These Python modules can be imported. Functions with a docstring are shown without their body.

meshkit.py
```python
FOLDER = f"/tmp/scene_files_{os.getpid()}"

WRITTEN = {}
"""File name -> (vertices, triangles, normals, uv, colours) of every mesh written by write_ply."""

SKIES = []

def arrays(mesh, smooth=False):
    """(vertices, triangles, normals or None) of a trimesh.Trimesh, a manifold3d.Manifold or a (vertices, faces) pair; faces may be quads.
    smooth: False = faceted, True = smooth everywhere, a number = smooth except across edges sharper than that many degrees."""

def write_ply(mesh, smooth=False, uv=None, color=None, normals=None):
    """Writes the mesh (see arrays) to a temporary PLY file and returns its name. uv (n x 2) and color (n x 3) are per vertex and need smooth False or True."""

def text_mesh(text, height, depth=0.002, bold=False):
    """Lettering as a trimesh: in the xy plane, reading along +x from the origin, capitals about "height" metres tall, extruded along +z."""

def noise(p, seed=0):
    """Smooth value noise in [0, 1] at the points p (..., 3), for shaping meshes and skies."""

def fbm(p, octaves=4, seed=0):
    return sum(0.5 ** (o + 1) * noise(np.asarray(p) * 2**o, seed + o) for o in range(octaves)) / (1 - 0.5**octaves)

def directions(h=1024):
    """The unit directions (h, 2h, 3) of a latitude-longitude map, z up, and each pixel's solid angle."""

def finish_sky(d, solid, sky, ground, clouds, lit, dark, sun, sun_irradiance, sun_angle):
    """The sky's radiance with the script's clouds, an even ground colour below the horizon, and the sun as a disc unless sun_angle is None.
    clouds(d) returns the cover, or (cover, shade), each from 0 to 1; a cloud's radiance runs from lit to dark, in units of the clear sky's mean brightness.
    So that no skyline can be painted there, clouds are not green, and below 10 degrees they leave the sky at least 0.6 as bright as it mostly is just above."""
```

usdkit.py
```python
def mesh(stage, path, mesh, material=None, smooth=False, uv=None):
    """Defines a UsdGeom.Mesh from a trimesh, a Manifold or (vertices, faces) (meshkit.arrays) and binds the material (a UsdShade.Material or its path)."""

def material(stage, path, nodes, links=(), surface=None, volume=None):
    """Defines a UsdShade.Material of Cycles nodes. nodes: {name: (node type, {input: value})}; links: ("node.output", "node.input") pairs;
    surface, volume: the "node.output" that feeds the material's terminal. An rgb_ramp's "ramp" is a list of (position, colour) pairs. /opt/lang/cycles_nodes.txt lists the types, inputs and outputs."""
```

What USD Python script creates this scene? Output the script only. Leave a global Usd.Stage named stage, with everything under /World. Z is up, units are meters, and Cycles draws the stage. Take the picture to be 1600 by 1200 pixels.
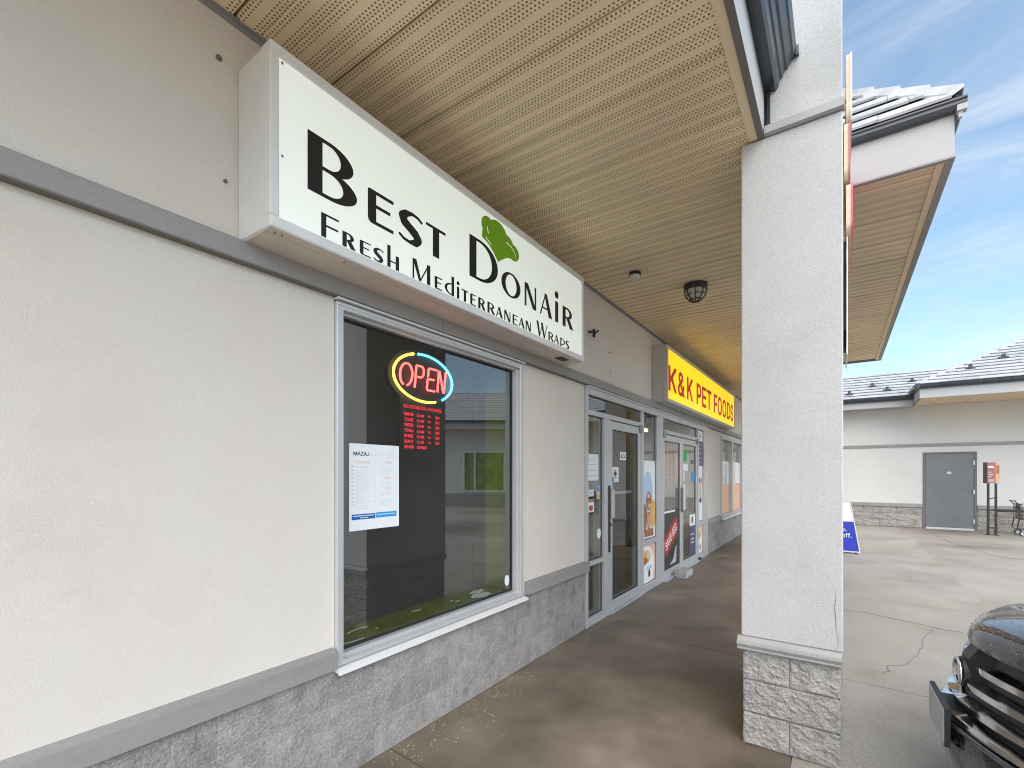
import math, random
import numpy as np
import trimesh
from shapely import affinity
from shapely.geometry import Polygon, Point, LineString, MultiPoint, box as sbox
from shapely.ops import unary_union
from pxr import Usd, UsdGeom, UsdLux, UsdShade, Gf, Sdf
import usdkit, meshkit

random.seed(7)
RNG = np.random.default_rng(7)
stage = Usd.Stage.CreateInMemory()
UsdGeom.SetStageUpAxis(stage, UsdGeom.Tokens.z)
UsdGeom.SetStageMetersPerUnit(stage, 1.0)
UsdGeom.Xform.Define(stage, '/World')
UsdGeom.Scope.Define(stage, '/World/Looks')

# ------------------------------------------------------------------ camera, sky, sun, exposure
CAMX, CAMH, FPX = 2.12, 1.57, 734.0
YAW = math.atan2(512.0, FPX)
EXPOSURE = 1.22
cam = UsdGeom.Camera.Define(stage, '/World/camera')
cam.CreateHorizontalApertureAttr(36.0)
cam.CreateVerticalApertureAttr(27.0)
cam.CreateFocalLengthAttr(36.0 * FPX / 1600.0)
cam.CreateVerticalApertureOffsetAttr(140.5 / 1600.0 * 36.0)
cam.CreateClippingRangeAttr(Gf.Vec2f(0.05, 2000))
cam.CreateExposureAttr(EXPOSURE)
_m = Gf.Matrix4d(1)
_m.SetRotate(Gf.Rotation(Gf.Vec3d(1, 0, 0), 90) * Gf.Rotation(Gf.Vec3d(0, 0, 1), math.degrees(YAW)))
_m.SetTranslateOnly(Gf.Vec3d(CAMX, 0, CAMH))
cam.AddTransformOp().Set(_m)

SUN_DIR = np.array([0.62, -0.72, 1.15]); SUN_DIR /= np.linalg.norm(SUN_DIR)
SUN_EL = math.asin(SUN_DIR[2]); SUN_ROT = math.atan2(SUN_DIR[0], SUN_DIR[1])
dome = UsdLux.DomeLight.Define(stage, '/World/sky')
dome.GetPrim().SetCustomDataByKey('kind', 'structure')
sky_mat = usdkit.material(stage, '/World/Looks/sky', {
    'sky': ('sky_texture', {'sky_type': 'single_scattering', 'sun_disc': False, 'sun_elevation': SUN_EL, 'sun_rotation': SUN_ROT, 'altitude': 100.0, 'air_density': 1.0, 'aerosol_density': 1.0, 'ozone_density': 1.0}),
    'hs': ('hsv', {'hue': .488, 'saturation': 1.06, 'value': 1.12, 'fac': 1.0}),
    'tc': ('texture_coordinate', {}),
    'map': ('mapping', {'scale': (1.6, 1.6, 7.0), 'rotation': (0.12, 0.06, 0.5)}),
    'n1': ('noise_texture', {'scale': 1.3, 'detail': 8.0, 'roughness': 0.62, 'distortion': 0.7}),
    'r1': ('rgb_ramp', {'ramp': [(0.0, (.06, .06, .06)), (0.45, (.08, .08, .08)), (0.56, (.2, .2, .2)), (0.68, (.5, .5, .5)), (1.0, (.7, .7, .7))]}),
    'bw': ('rgb_to_bw', {}),
    'mix': ('mix_color', {'b': (4.6, 4.7, 4.9), 'use_clamp': False}),
    'bg': ('background_shader', {'strength': 0.1}),
}, [('tc.generated', 'map.vector'), ('map.vector', 'n1.vector'), ('n1.fac', 'r1.fac'), ('r1.color', 'bw.color'), ('bw.val', 'mix.fac'), ('sky.color', 'hs.color'), ('hs.color', 'mix.a'), ('mix.result', 'bg.color')], surface='bg.background')
UsdShade.MaterialBindingAPI.Apply(dome.GetPrim()).Bind(sky_mat)
sun = UsdLux.DistantLight.Define(stage, '/World/sun')
sun.CreateNormalizeAttr(True) if hasattr(sun, 'CreateNormalizeAttr') else None
sun.CreateIntensityAttr(0.45)
sun.CreateAngleAttr(80.0)
sun.CreateColorAttr(Gf.Vec3f(1.0, 0.945, 0.86))
_q = Gf.Rotation(Gf.Vec3d(0, 0, 1), Gf.Vec3d(*map(float, SUN_DIR)))
_ms = Gf.Matrix4d(1); _ms.SetRotate(_q)
sun.AddTransformOp().Set(_ms)

# ------------------------------------------------------------------ helpers
_names = {}
def numbered(parent, name):
    k = _names.get((parent, name), -1) + 1
    _names[(parent, name)] = k
    return f'{parent}/{name}' if k == 0 else f'{parent}/{name}_{k:03d}'
def keys(prim, label=None, cat=None, group=None, kind=None):
    for k, v in (('label', label), ('category', cat), ('group', group), ('kind', kind)):
        if v: prim.SetCustomDataByKey(k, v)
BASE = {}
def thing(name, label, cat, base=(0, 0, 0), rotz=0.0, group=None, kind=None):
    p = numbered('/World', name)
    x = UsdGeom.Xform.Define(stage, p)
    x.AddTranslateOp().Set(Gf.Vec3d(*map(float, base)))
    if rotz: x.AddRotateZOp().Set(float(math.degrees(rotz)))
    keys(x.GetPrim(), label, cat, group, kind)
    BASE[p] = np.array(base, float) if not rotz else None
    return p
def part(parent, name, mesh, mat, label=None, smooth=False, kind=None, local=False):
    """One Mesh prim under parent. Vertices are given in world metres unless local."""
    p = numbered(parent, name)
    v, f, _ = meshkit.arrays(mesh)
    root = '/'.join(parent.split('/')[:3])
    b = BASE.get(root)
    if not local and b is not None: v = v - b
    m = usdkit.mesh(stage, p, (v, f), M[mat], smooth=smooth)
    keys(m.GetPrim(), label, None, None, kind)
    return p
def solo(name, mesh, mat, label=None, cat=None, group=None, kind=None, smooth=False):
    p = numbered('/World', name)
    m = usdkit.mesh(stage, p, mesh, M[mat], smooth=smooth)
    keys(m.GetPrim(), label, cat, group, kind)
    return p
def copy_of(src, name, label, cat, base, group=None, rotz=0.0):
    p = numbered('/World', name)
    x = UsdGeom.Xform.Define(stage, p)
    x.GetPrim().GetReferences().AddInternalReference(src)
    x.GetPrim().SetInstanceable(True)
    x.ClearXformOpOrder()
    x.AddTranslateOp().Set(Gf.Vec3d(*map(float, base)))
    keys(x.GetPrim(), label, cat, group)
    return p

def bx(x0, x1, y0, y1, z0, z1, bev=0.0):
    if bev <= 0:
        m = trimesh.creation.box(extents=(x1 - x0, y1 - y0, z1 - z0))
        m.apply_translation(((x0 + x1) / 2, (y0 + y1) / 2, (z0 + z1) / 2))
        return m
    b = min(bev, (x1 - x0) * .45, (y1 - y0) * .45, (z1 - z0) * .45)
    pts = []
    for sx, X in ((1, x0), (-1, x1)):
        for sy, Y in ((1, y0), (-1, y1)):
            for sz, Z in ((1, z0), (-1, z1)):
                pts += [(X, Y + sy * b, Z + sz * b), (X + sx * b, Y, Z + sz * b), (X + sx * b, Y + sy * b, Z)]
    return trimesh.convex.convex_hull(np.array(pts))
def cat(*ms):
    ms = [m for g in ms for m in (g if isinstance(g, (list, tuple)) else [g])]
    return trimesh.util.concatenate([trimesh.Trimesh(*meshkit.arrays(m)[:2], process=False) for m in ms])
def cyl(p0, p1, r, n=12, r1=None):
    p0, p1 = np.array(p0, float), np.array(p1, float)
    d = p1 - p0; L = np.linalg.norm(d); d /= L
    a = np.cross(d, [0, 0, 1.0] if abs(d[2]) < .9 else [1.0, 0, 0]); a /= np.linalg.norm(a); b = np.cross(d, a)
    t = np.arange(n) * 2 * np.pi / n
    c = np.cos(t)[:, None] * a + np.sin(t)[:, None] * b
    v = np.vstack([p0 + c * r, p1 + c * (r if r1 is None else r1), [p0], [p1]])
    f = []
    for i in range(n):
        j = (i + 1) % n
        f += [(i, j, n + j), (i, n + j, n + i), (2 * n, j, i), (2 * n + 1, n + i, n + j)]
    m = trimesh.Trimesh(v, f, process=False); m.fix_normals(); return m
def tube(path, r, n=8, closed=False):
    p = np.asarray(path, float)
    t = (np.roll(p, -1, 0) - np.roll(p, 1, 0)) if closed else np.gradient(p, axis=0)
    t /= np.linalg.norm(t, axis=1, keepdims=True) + 1e-12
    up = np.array([1.0, 0, 0]) if np.abs(t[:, 0]).mean() < .8 else np.array([0, 0, 1.0])
    a = np.cross(t, up); a /= np.linalg.norm(a, axis=1, keepdims=True) + 1e-12
    b = np.cross(t, a); g = np.arange(n) * 2 * np.pi / n
    v = (p[:, None] + r * (np.cos(g)[None, :, None] * a[:, None] + np.sin(g)[None, :, None] * b[:, None])).reshape(-1, 3)
    m_ = len(p); f = []
    for i in range(m_ if closed else m_ - 1):
        k = (i + 1) % m_
        for j in range(n):
            l = (j + 1) % n
            f += [(i * n + j, i * n + l, k * n + l), (i * n + j, k * n + l, k * n + j)]
    if not closed:
        v = np.vstack([v, p[:1], p[-1:]])
        for j in range(n):
            l = (j + 1) % n
            f += [(m_ * n, l, j), (m_ * n + 1, (m_ - 1) * n + j, (m_ - 1) * n + l)]
    m = trimesh.Trimesh(v, f, process=False); m.fix_normals(); return m
AX = {'+x': np.array([[0, 0, 1.0], [1, 0, 0], [0, 1, 0]]), '-y': np.array([[1.0, 0, 0], [0, 0, -1], [0, 1, 0]]), '-z': np.array([[1.0, 0, 0], [0, -1, 0], [0, 0, -1]]), '+z': np.eye(3)}
def ext(shape, depth, face='+x', at=(0, 0, 0)):
    """A shapely shape extruded: '+x' reads along +y, '-y' reads along +x; 'at' is added afterwards."""
    gs = [g for g in getattr(shape, 'geoms', [shape]) if g.geom_type == 'Polygon' and g.area > 1e-10]
    ms = [trimesh.creation.extrude_polygon(g, depth, engine='earcut') for g in gs]
    m = trimesh.util.concatenate(ms)
    v = m.vertices @ AX[face].T + np.array(at, float)
    return trimesh.Trimesh(v, m.faces, process=False)
def prism_y(poly, y0, y1):
    """Polygon in (x, z) extruded along y."""
    m = trimesh.creation.extrude_polygon(Polygon(poly), y1 - y0, engine='earcut')
    v = m.vertices; w = np.column_stack([v[:, 0], y1 - v[:, 2], v[:, 1]])
    return trimesh.Trimesh(w, m.faces, process=False)
def prism_x(poly, x0, x1):
    """Polygon in (y, z) extruded along x."""
    m = trimesh.creation.extrude_polygon(Polygon(poly), x1 - x0, engine='earcut')
    v = m.vertices; w = np.column_stack([x0 + v[:, 2], v[:, 0], v[:, 1]])
    return trimesh.Trimesh(w, m.faces, process=False)
def txt(s, h, face='+x', at=(0, 0, 0), width=None, bold=False, depth=.0015, squeeze=1.0):
    m = meshkit.text_mesh(s, h, depth, bold)
    v = m.vertices.copy(); v[:, 0] -= v[:, 0].min()
    v[:, 0] *= (width / v[:, 0].max()) if width else squeeze
    return trimesh.Trimesh(v @ AX[face].T + np.array(at, float), m.faces, process=False)
def quadsheet(p, mat=None):
    return trimesh.Trimesh(np.array(p, float), [(0, 1, 2), (0, 2, 3)], process=False)

# ------------------------------------------------------------------ materials
M = {}
def pbr(name, col, rough=.6, metal=0.0, spec=.5, coat=0.0, var=0.0, var_scale=3.0, var_cols=None, bump=None, bump2=None, emit=None, emit_s=0.0, rough_var=0.0, aniso=(1, 1, 1), tilevar=0.0, speck=None):
    n = {'p': ('principled_bsdf', {'base_color': col, 'roughness': rough, 'metallic': metal, 'specular_ior_level': spec, 'coat_weight': coat})}
    l = []
    if emit is not None:
        n['p'][1]['emission_color'] = emit; n['p'][1]['emission_strength'] = emit_s
    n['g'] = ('geometry', {})
    n['mp'] = ('mapping', {'scale': aniso})
    l.append(('g.position', 'mp.vector'))
    src = None
    if var or var_cols:
        cs = var_cols or [tuple(np.clip(np.array(col) * (1 - var), 0, 1)), col, tuple(np.clip(np.array(col) * (1 + var), 0, 1))]
        n['nv'] = ('noise_texture', {'scale': var_scale, 'detail': 6.0, 'roughness': .6})
        n['rv'] = ('rgb_ramp', {'ramp': list(zip(np.linspace(.3, .7, len(cs)), cs))})
        l += [('mp.vector', 'nv.vector'), ('nv.fac', 'rv.fac')]
        src = 'rv.color'
        if rough_var:
            n['mr'] = ('map_range', {'from_min': .3, 'from_max': .7, 'to_min': max(.02, rough - rough_var), 'to_max': min(1, rough + rough_var), 'clamp': True})
            l += [('nv.fac', 'mr.value'), ('mr.result', 'p.roughness')]
    if tilevar:
        n['oi'] = ('object_info', {})
        n['tr'] = ('map_range', {'from_min': 0.0, 'from_max': 1.0, 'to_min': 1 - tilevar, 'to_max': 1 + tilevar})
        n['tm'] = ('mix_color', {'blend_type': 'multiply', 'fac': 1.0, 'a': col})
        l += [('oi.random', 'tr.value'), ('tr.result', 'tm.b')]
        if src: l.append((src, 'tm.a'))
        src = 'tm.result'
    if speck:
        n['sn'] = ('noise_texture', {'scale': speck[0], 'detail': 3.0, 'roughness': .7})
        n['sr'] = ('map_range', {'from_min': .30, 'from_max': .70, 'to_min': 1 - speck[1], 'to_max': 1 + speck[1]})
        n['sm'] = ('mix_color', {'blend_type': 'multiply', 'fac': 1.0, 'a': col})
        l += [('g.position', 'sn.vector'), ('sn.fac', 'sr.value'), ('sr.result', 'sm.b')]
        if src: l.append((src, 'sm.a'))
        src = 'sm.result'
    if src: l.append((src, 'p.base_color'))
    last = None
    for i, b in enumerate((bump, bump2)):
        if not b: continue
        sc, dist, st = b[:3]
        n[f'nb{i}'] = ('noise_texture', {'scale': sc, 'detail': 4.0, 'roughness': .6})
        n[f'b{i}'] = ('bump', {'distance': dist, 'strength': st})
        l += [('mp.vector', f'nb{i}.vector'), (f'nb{i}.fac', f'b{i}.height')]
        if last: l.append((last, f'b{i}.normal'))
        last = f'b{i}.normal'
    if last: l.append((last, 'p.normal'))
    M[name] = usdkit.material(stage, '/World/Looks/' + name, n, l, surface='p.BSDF')

pbr('stucco', (.655, .62, .58), .9, speck=(150, .06), var_cols=[(.63, .575, .51), (.68, .62, .555), (.67, .63, .572), (.71, .655, .59)], var_scale=1.1, bump=(230, .004, .5), bump2=(22, .004, .2))
pbr('stucco_pillar', (.53, .53, .525), .9, speck=(170, .15), var_cols=[(.45, .448, .44), (.51, .508, .50), (.54, .537, .53)], var_scale=1.6, bump=(240, .005, .6), bump2=(60, .004, .3))
pbr('stucco_far', (.66, .645, .62), .9, speck=(30, .05), var=.06, var_scale=.8, bump=(60, .006, .4))
pbr('trim_grey', (.30, .288, .282), .55, speck=(40, .06), var=.12, var_scale=2.2, bump=(25, .002, .15), aniso=(1, .15, 1))
pbr('trim_metal', (.36, .35, .345), .42, var=.08, var_scale=6, bump=(20, .002, .12))
pbr('block', (.33, .315, .305), .92, speck=(85, .30), var_cols=[(.24, .225, .22), (.32, .305, .295), (.36, .34, .33), (.40, .375, .36)], var_scale=9, bump=(55, .02, .8), bump2=(180, .006, .6), tilevar=.13)
pbr('block_pillar', (.43, .415, .40), .92, speck=(120, .28), var_cols=[(.34, .325, .31), (.43, .41, .39), (.49, .475, .46)], var_scale=14, bump=(70, .016, .8), bump2=(240, .006, .6), tilevar=.05)
pbr('block_far', (.42, .395, .365), .92, var_cols=[(.28, .26, .24), (.42, .39, .36), (.5, .47, .43)], var_scale=5, bump=(14, .06, .9), tilevar=.07, aniso=(1, 1, 2.5))
pbr("mortar", (.40, .385, .37), .95, speck=(85, .2), bump=(150, .004, .4))
pbr('aluminium', (.55, .555, .56), .36, metal=.35, var=.04, var_scale=4, bump=(9, .001, .05))
pbr('aluminium_dark', (.26, .27, .275), .4, metal=.5)
pbr('gasket', (.02, .02, .022), .6)
pbr('white_metal', (.74, .735, .73), .4, var=.05, var_scale=2.5, bump=(12, .0015, .1))
pbr('sign_under', (.62, .54, .47), .5, var=.06, var_scale=3)
pbr('sign_grey', (.52, .51, .49), .45, var=.05, var_scale=3)
pbr('fascia', (.44, .435, .425), .5, var=.03, var_scale=2, bump=(8, .002, .08))
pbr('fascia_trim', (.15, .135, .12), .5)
pbr('soffit_trim', (.78, .62, .41), .5)
pbr('gutter', (.035, .04, .05), .3, var=.2, var_scale=5, coat=.2)
pbr('rooftile', (.52, .52, .53), .36, speck=(50, .12), var_cols=[(.38, .38, .39), (.49, .49, .50), (.56, .56, .56)], var_scale=6, bump=(40, .006, .4), tilevar=.10)
pbr('roofjoint_shade', (.05, .052, .056), .6)  # near-black deck; in the tile gaps it paints the shadow lines under the butts
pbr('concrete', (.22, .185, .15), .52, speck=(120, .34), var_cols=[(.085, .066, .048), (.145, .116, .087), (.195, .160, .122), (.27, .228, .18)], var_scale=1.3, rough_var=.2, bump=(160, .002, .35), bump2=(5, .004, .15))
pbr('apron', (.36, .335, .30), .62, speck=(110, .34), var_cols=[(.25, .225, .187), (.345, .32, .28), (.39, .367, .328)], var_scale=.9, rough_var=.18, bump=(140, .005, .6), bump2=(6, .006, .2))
pbr('asphalt', (.33, .31, .28), .62, speck=(60, .34), var_cols=[(.14, .115, .087), (.27, .243, .203), (.345, .32, .28), (.39, .367, .328)], var_scale=.35, rough_var=.2, bump=(110, .006, .6))
pbr('crackfill', (.17, .155, .135), .9)
pbr('grit', (.7, .6, .42), .8)
pbr('ink', (.012, .012, .013), .28, spec=.4)
pbr('red_letter', (.50, .012, .012), .35, emit=(.6, .01, .008), emit_s=.12)
pbr('hat_green', (.12, .25, .006), .3, emit=(.1, .25, .003), emit_s=.12)
pbr('sign_face', (.66, .69, .645), .16, emit=(.93, 1.0, .92), emit_s=.18)
pbr('sign_yellow', (.86, .62, .008), .25, emit=(1.0, .64, .006), emit_s=.36)
pbr('black_board', (.015, .015, .016), .5)
pbr('dark_panel', (.045, .045, .047), .8, var=.15, var_scale=2)
pbr('olive', (.16, .19, .045), .7, var=.2, var_scale=3)
pbr('olive_dark', (.06, .065, .035), .7, var=.2, var_scale=2)
pbr('room_dark', (.09, .088, .078), .8)
pbr('room_floor', (.10, .095, .08), .4)
pbr('room_light', (.62, .59, .53), .8)
pbr('wood_tan', (.32, .2, .1), .6)
pbr('lamp_panel', (.8, .8, .8), .5, emit=(1, .96, .85), emit_s=7.0)
pbr('white_paper', (.82, .84, .86), .6)
pbr('paper_grey', (.45, .46, .48), .7)
pbr('paper_rule', (.66, .66, .68), .7)
pbr('ink_red', (.55, .06, .05), .6)
pbr('ink_pink', (.78, .5, .45), .6)
pbr('blue_dark', (.02, .12, .42), .5)
pbr('blue_light', (.03, .33, .72), .5)
pbr('neon_red', (.8, .1, .1), .4, emit=(1.0, .10, .09), emit_s=2.1)
pbr('neon_red_dim', (.3, .02, .02), .4, emit=(.9, .015, .04), emit_s=.75)
pbr('neon_yellow', (.8, .7, .1), .4, emit=(1.0, .72, .10), emit_s=1.6)
pbr('neon_blue', (.1, .6, .8), .4, emit=(.10, .62, 1.0), emit_s=1.6)
pbr('neon_pink', (.8, .3, .25), .4, emit=(1.0, .22, .16), emit_s=2.2)
pbr('black_metal', (.02, .02, .022), .4)
pbr('lamp_glass', (.55, .53, .46), .2, coat=.4)
pbr('green_sticker', (.05, .4, .12), .5)
pbr('poster_sky', (.45, .6, .82), .4)
pbr('poster_brown', (.28, .10, .05), .4, var_cols=[(.12, .04, .02), (.35, .13, .06), (.6, .36, .22)], var_scale=30)
pbr('poster_orange', (.78, .42, .10), .4)
pbr('poster_peach', (.86, .50, .32), .4, var=.04, var_scale=1.5)
pbr('poster_pink', (.78, .50, .44), .4)
pbr('poster_navy', (.09, .09, .16), .4)
pbr('poster_black', (.035, .035, .035), .4, var=.4, var_scale=8)
pbr('grille_white', (.7, .7, .68), .5)
pbr('steel_door', (.175, .18, .185), .5, var=.1, var_scale=1.2)
pbr('steel_frame', (.15, .15, .155), .5)
pbr('steel_pale', (.6, .6, .6), .4)
pbr('aframe_blue', (.012, .03, .40), .4)
pbr('aframe_white', (.86, .87, .86), .4)
pbr('sign_maroon', (.34, .13, .115), .5)
pbr('sign_ochre', (.60, .38, .18), .5)
pbr('letter_cream', (.72, .58, .40), .5, var=.15, var_scale=40)
pbr('letter_red', (.62, .09, .14), .25)
pbr('letter_white', (.82, .79, .78), .3)
pbr('chrome', (.75, .75, .76), .12, metal=1.0)
pbr('car_black_trim', (.012, .012, .013), .45)
pbr('tyre', (.02, .02, .02), .85)
pbr('car_light', (.6, .62, .65), .08, metal=.3, coat=.8)
pbr('field_green', (.16, .24, .05), .5, var_cols=[(.06, .10, .03), (.22, .28, .06), (.4, .42, .12)], var_scale=2.5)
pbr('cart_black', (.02, .02, .022), .35)
pbr('cart_grey', (.35, .36, .37), .4, metal=.5)
# perforated vinyl soffit: rows of small holes on the flats, staggered
def soffit_mat(name, col):
    P = .0165
    n = {'g': ('geometry', {}), 's': ('separate_xyz', {}), 'p': ('principled_bsdf', {'roughness': .5, 'specular_ior_level': .35}),
         'sy': ('math', {'math_type': 'divide', 'value2': .11208}), 'fy': ('math', {'math_type': 'fraction'}),
         'yb': ('math', {'math_type': 'multiply', 'value2': 6.8}), 'ri': ('math', {'math_type': 'floor'}), 'rf': ('math', {'math_type': 'fraction'}),
         'half': ('math', {'math_type': 'multiply', 'value2': .5}),
         'xs': ('math', {'math_type': 'divide', 'value2': .0200}), 'xo': ('math', {'math_type': 'add'}), 'xf': ('math', {'math_type': 'fraction'}),
         'dx': ('math', {'math_type': 'subtract', 'value2': .5}), 'dy': ('math', {'math_type': 'subtract', 'value2': .5}),
         'dxs': ('math', {'math_type': 'multiply', 'value2': 1.2}), 'dx2': ('math', {'math_type': 'power', 'value2': 2.0}), 'dy2': ('math', {'math_type': 'power', 'value2': 2.0}),
         'ax': ('math', {'math_type': 'absolute'}), 'ay': ('math', {'math_type': 'absolute'}), 'd': ('math', {'math_type': 'add'}),
         'hole': ('math', {'math_type': 'less_than', 'value2': .075}),
         'lo': ('math', {'math_type': 'greater_than', 'value2': .16}), 'hi': ('math', {'math_type': 'less_than', 'value2': .84}),
         'm1': ('math', {'math_type': 'multiply'}), 'm2': ('math', {'math_type': 'multiply'}),
         'nv': ('noise_texture', {'scale': 1.4, 'detail': 4.0}), 'rv': ('rgb_ramp', {'ramp': [(.3, tuple(np.array(col) * .88)), (.7, tuple(np.minimum(np.array(col) * 1.06, 1)))]}),
         'mix': ('mix_color', {'b': (.17, .11, .06)})}
    n['oi'] = ('object_info', {}); n['tr'] = ('map_range', {'to_min': .93, 'to_max': 1.05}); n['tm'] = ('mix_color', {'blend_type': 'multiply', 'fac': 1.0})
    l = [('oi.random', 'tr.value'), ('tr.result', 'tm.b'), ('rv.color', 'tm.a'), ('g.position', 's.vector'), ('s.y', 'sy.value1'), ('sy.value', 'fy.value1'), ('fy.value', 'yb.value1'), ('yb.value', 'ri.value1'), ('yb.value', 'rf.value1'),
         ('ri.value', 'half.value1'), ('s.x', 'xs.value1'), ('xs.value', 'xo.value1'), ('half.value', 'xo.value2'), ('xo.value', 'xf.value1'),
         ('xf.value', 'dx.value1'), ('rf.value', 'dy.value1'), ('dx.value', 'dxs.value1'), ('dxs.value', 'ax.value1'), ('ax.value', 'dx2.value1'), ('dy.value', 'ay.value1'), ('ay.value', 'dy2.value1'),
         ('dx2.value', 'd.value1'), ('dy2.value', 'd.value2'), ('d.value', 'hole.value1'), ('fy.value', 'lo.value1'), ('fy.value', 'hi.value1'),
         ('lo.value', 'm1.value1'), ('hi.value', 'm1.value2'), ('m1.value', 'm2.value1'), ('hole.value', 'm2.value2'),
         ('g.position', 'nv.vector'), ('nv.fac', 'rv.fac'), ('tm.result', 'mix.a'), ('m2.value', 'mix.fac'), ('mix.result', 'p.base_color')]
    M[name] = usdkit.material(stage, '/World/Looks/' + name, n, l, surface='p.BSDF')
soffit_mat('soffit', (.85, .685, .455))
# window glass: see-through with a fresnel mirror on the outer faces
def glass_mat(name, tint, ior):
    n = {'g': ('geometry', {}), 'f': ('fresnel', {'IOR': ior}), 'inv': ('math', {'math_type': 'subtract', 'value1': 1.0}), 'mul': ('math', {'math_type': 'multiply'}),
         't': ('transparent_bsdf', {'color': tint}), 'gl': ('glossy_bsdf', {'color': (1, 1, 1), 'roughness': 0.0}), 'm': ('mix_closure', {})}
    l = [('g.backfacing', 'inv.value2'), ('f.fac', 'mul.value1'), ('inv.value', 'mul.value2'), ('mul.value', 'm.fac'), ('t.BSDF', 'm.closure1'), ('gl.BSDF', 'm.closure2')]
    M[name] = usdkit.material(stage, '/World/Looks/' + name, n, l, surface='m.closure')
glass_mat('glass', (.88, .90, .88), 2.35)
# car paint with rain drops standing on it
M['car_paint'] = usdkit.material(stage, '/World/Looks/car_paint', {
    'tc': ('geometry', {}), 'v': ('noise_texture', {'scale': 120.0, 'detail': 1.0}), 'r': ('rgb_ramp', {'ramp': [(0, (0, 0, 0)), (.545, (0, 0, 0)), (.60, (1, 1, 1)), (1, (1, 1, 1))]}),
    'bw': ('rgb_to_bw', {}), 'b': ('bump', {'distance': .006, 'strength': 1.0}),
    'p': ('principled_bsdf', {'base_color': (.008, .008, .009), 'roughness': .12, 'coat_weight': 1.0, 'coat_roughness': .03})},
    [('tc.position', 'v.vector'), ('v.fac', 'r.fac'), ('r.color', 'bw.color'), ('bw.val', 'b.height'), ('b.normal', 'p.normal'), ('b.normal', 'p.coat_normal')], surface='p.BSDF')
pbr('rain_drop', (.16, .17, .18), .04, spec=1.0, coat=1.0)
pbr('car_window', (.01, .011, .012), .03, coat=1.0)

# ------------------------------------------------------------------ ground
solo('parking_lot', quadsheet([(-400, -400, -.05), (400, -400, -.05), (400, 400, -.05), (-400, 400, -.05)]), 'asphalt', 'grey wet asphalt of the parking lot reaching to the far wall', 'parking lot', kind='structure')
# top course of the lot near the shops, laid level with the walk
solo('asphalt_apron', bx(3.55, 60, -30, 17.99, -.045, -.002), 'asphalt', 'patched asphalt beside the concrete apron', 'asphalt', kind='structure')
sw = thing('sidewalk', 'brown stained concrete walk under the canopy along the shopfronts', 'sidewalk', kind='structure')
ys = [-4.0, -1.2, 1.75, 4.47, 7.45, 10.4, 13.3, 15.7, 17.96]
for i in range(len(ys) - 1):
    y0, y1 = ys[i], ys[i + 1]
    sk = .055
    pts = [(0.0, y0 + .004 + sk, 0), (1.90, y0 + .004 - sk, 0), (1.90, y1 - .004 - sk, 0), (0.0, y1 - .004 + sk, 0)]
    pl = Polygon([(p[0], p[1]) for p in pts])
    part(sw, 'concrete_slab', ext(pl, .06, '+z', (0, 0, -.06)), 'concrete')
part(sw, 'slab_joint', bx(-.05, 3.56, -4.2, 17.95, -.045, -.014), 'crackfill')
ap = thing('concrete_apron', 'pale concrete apron between the pillar and the parked car', 'concrete apron', kind='structure')
for i in range(len(ys) - 1):
    y0, y1 = ys[i], ys[i + 1]
    pl = Polygon([(1.904, y0 + .004 - .055), (3.55, y0 + .004 - .11), (3.55, y1 - .004 - .11), (1.904, y1 - .004 - .055)])
    part(ap, 'concrete_slab', ext(pl, .058, '+z', (0, 0, -.06)), 'apron')
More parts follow.
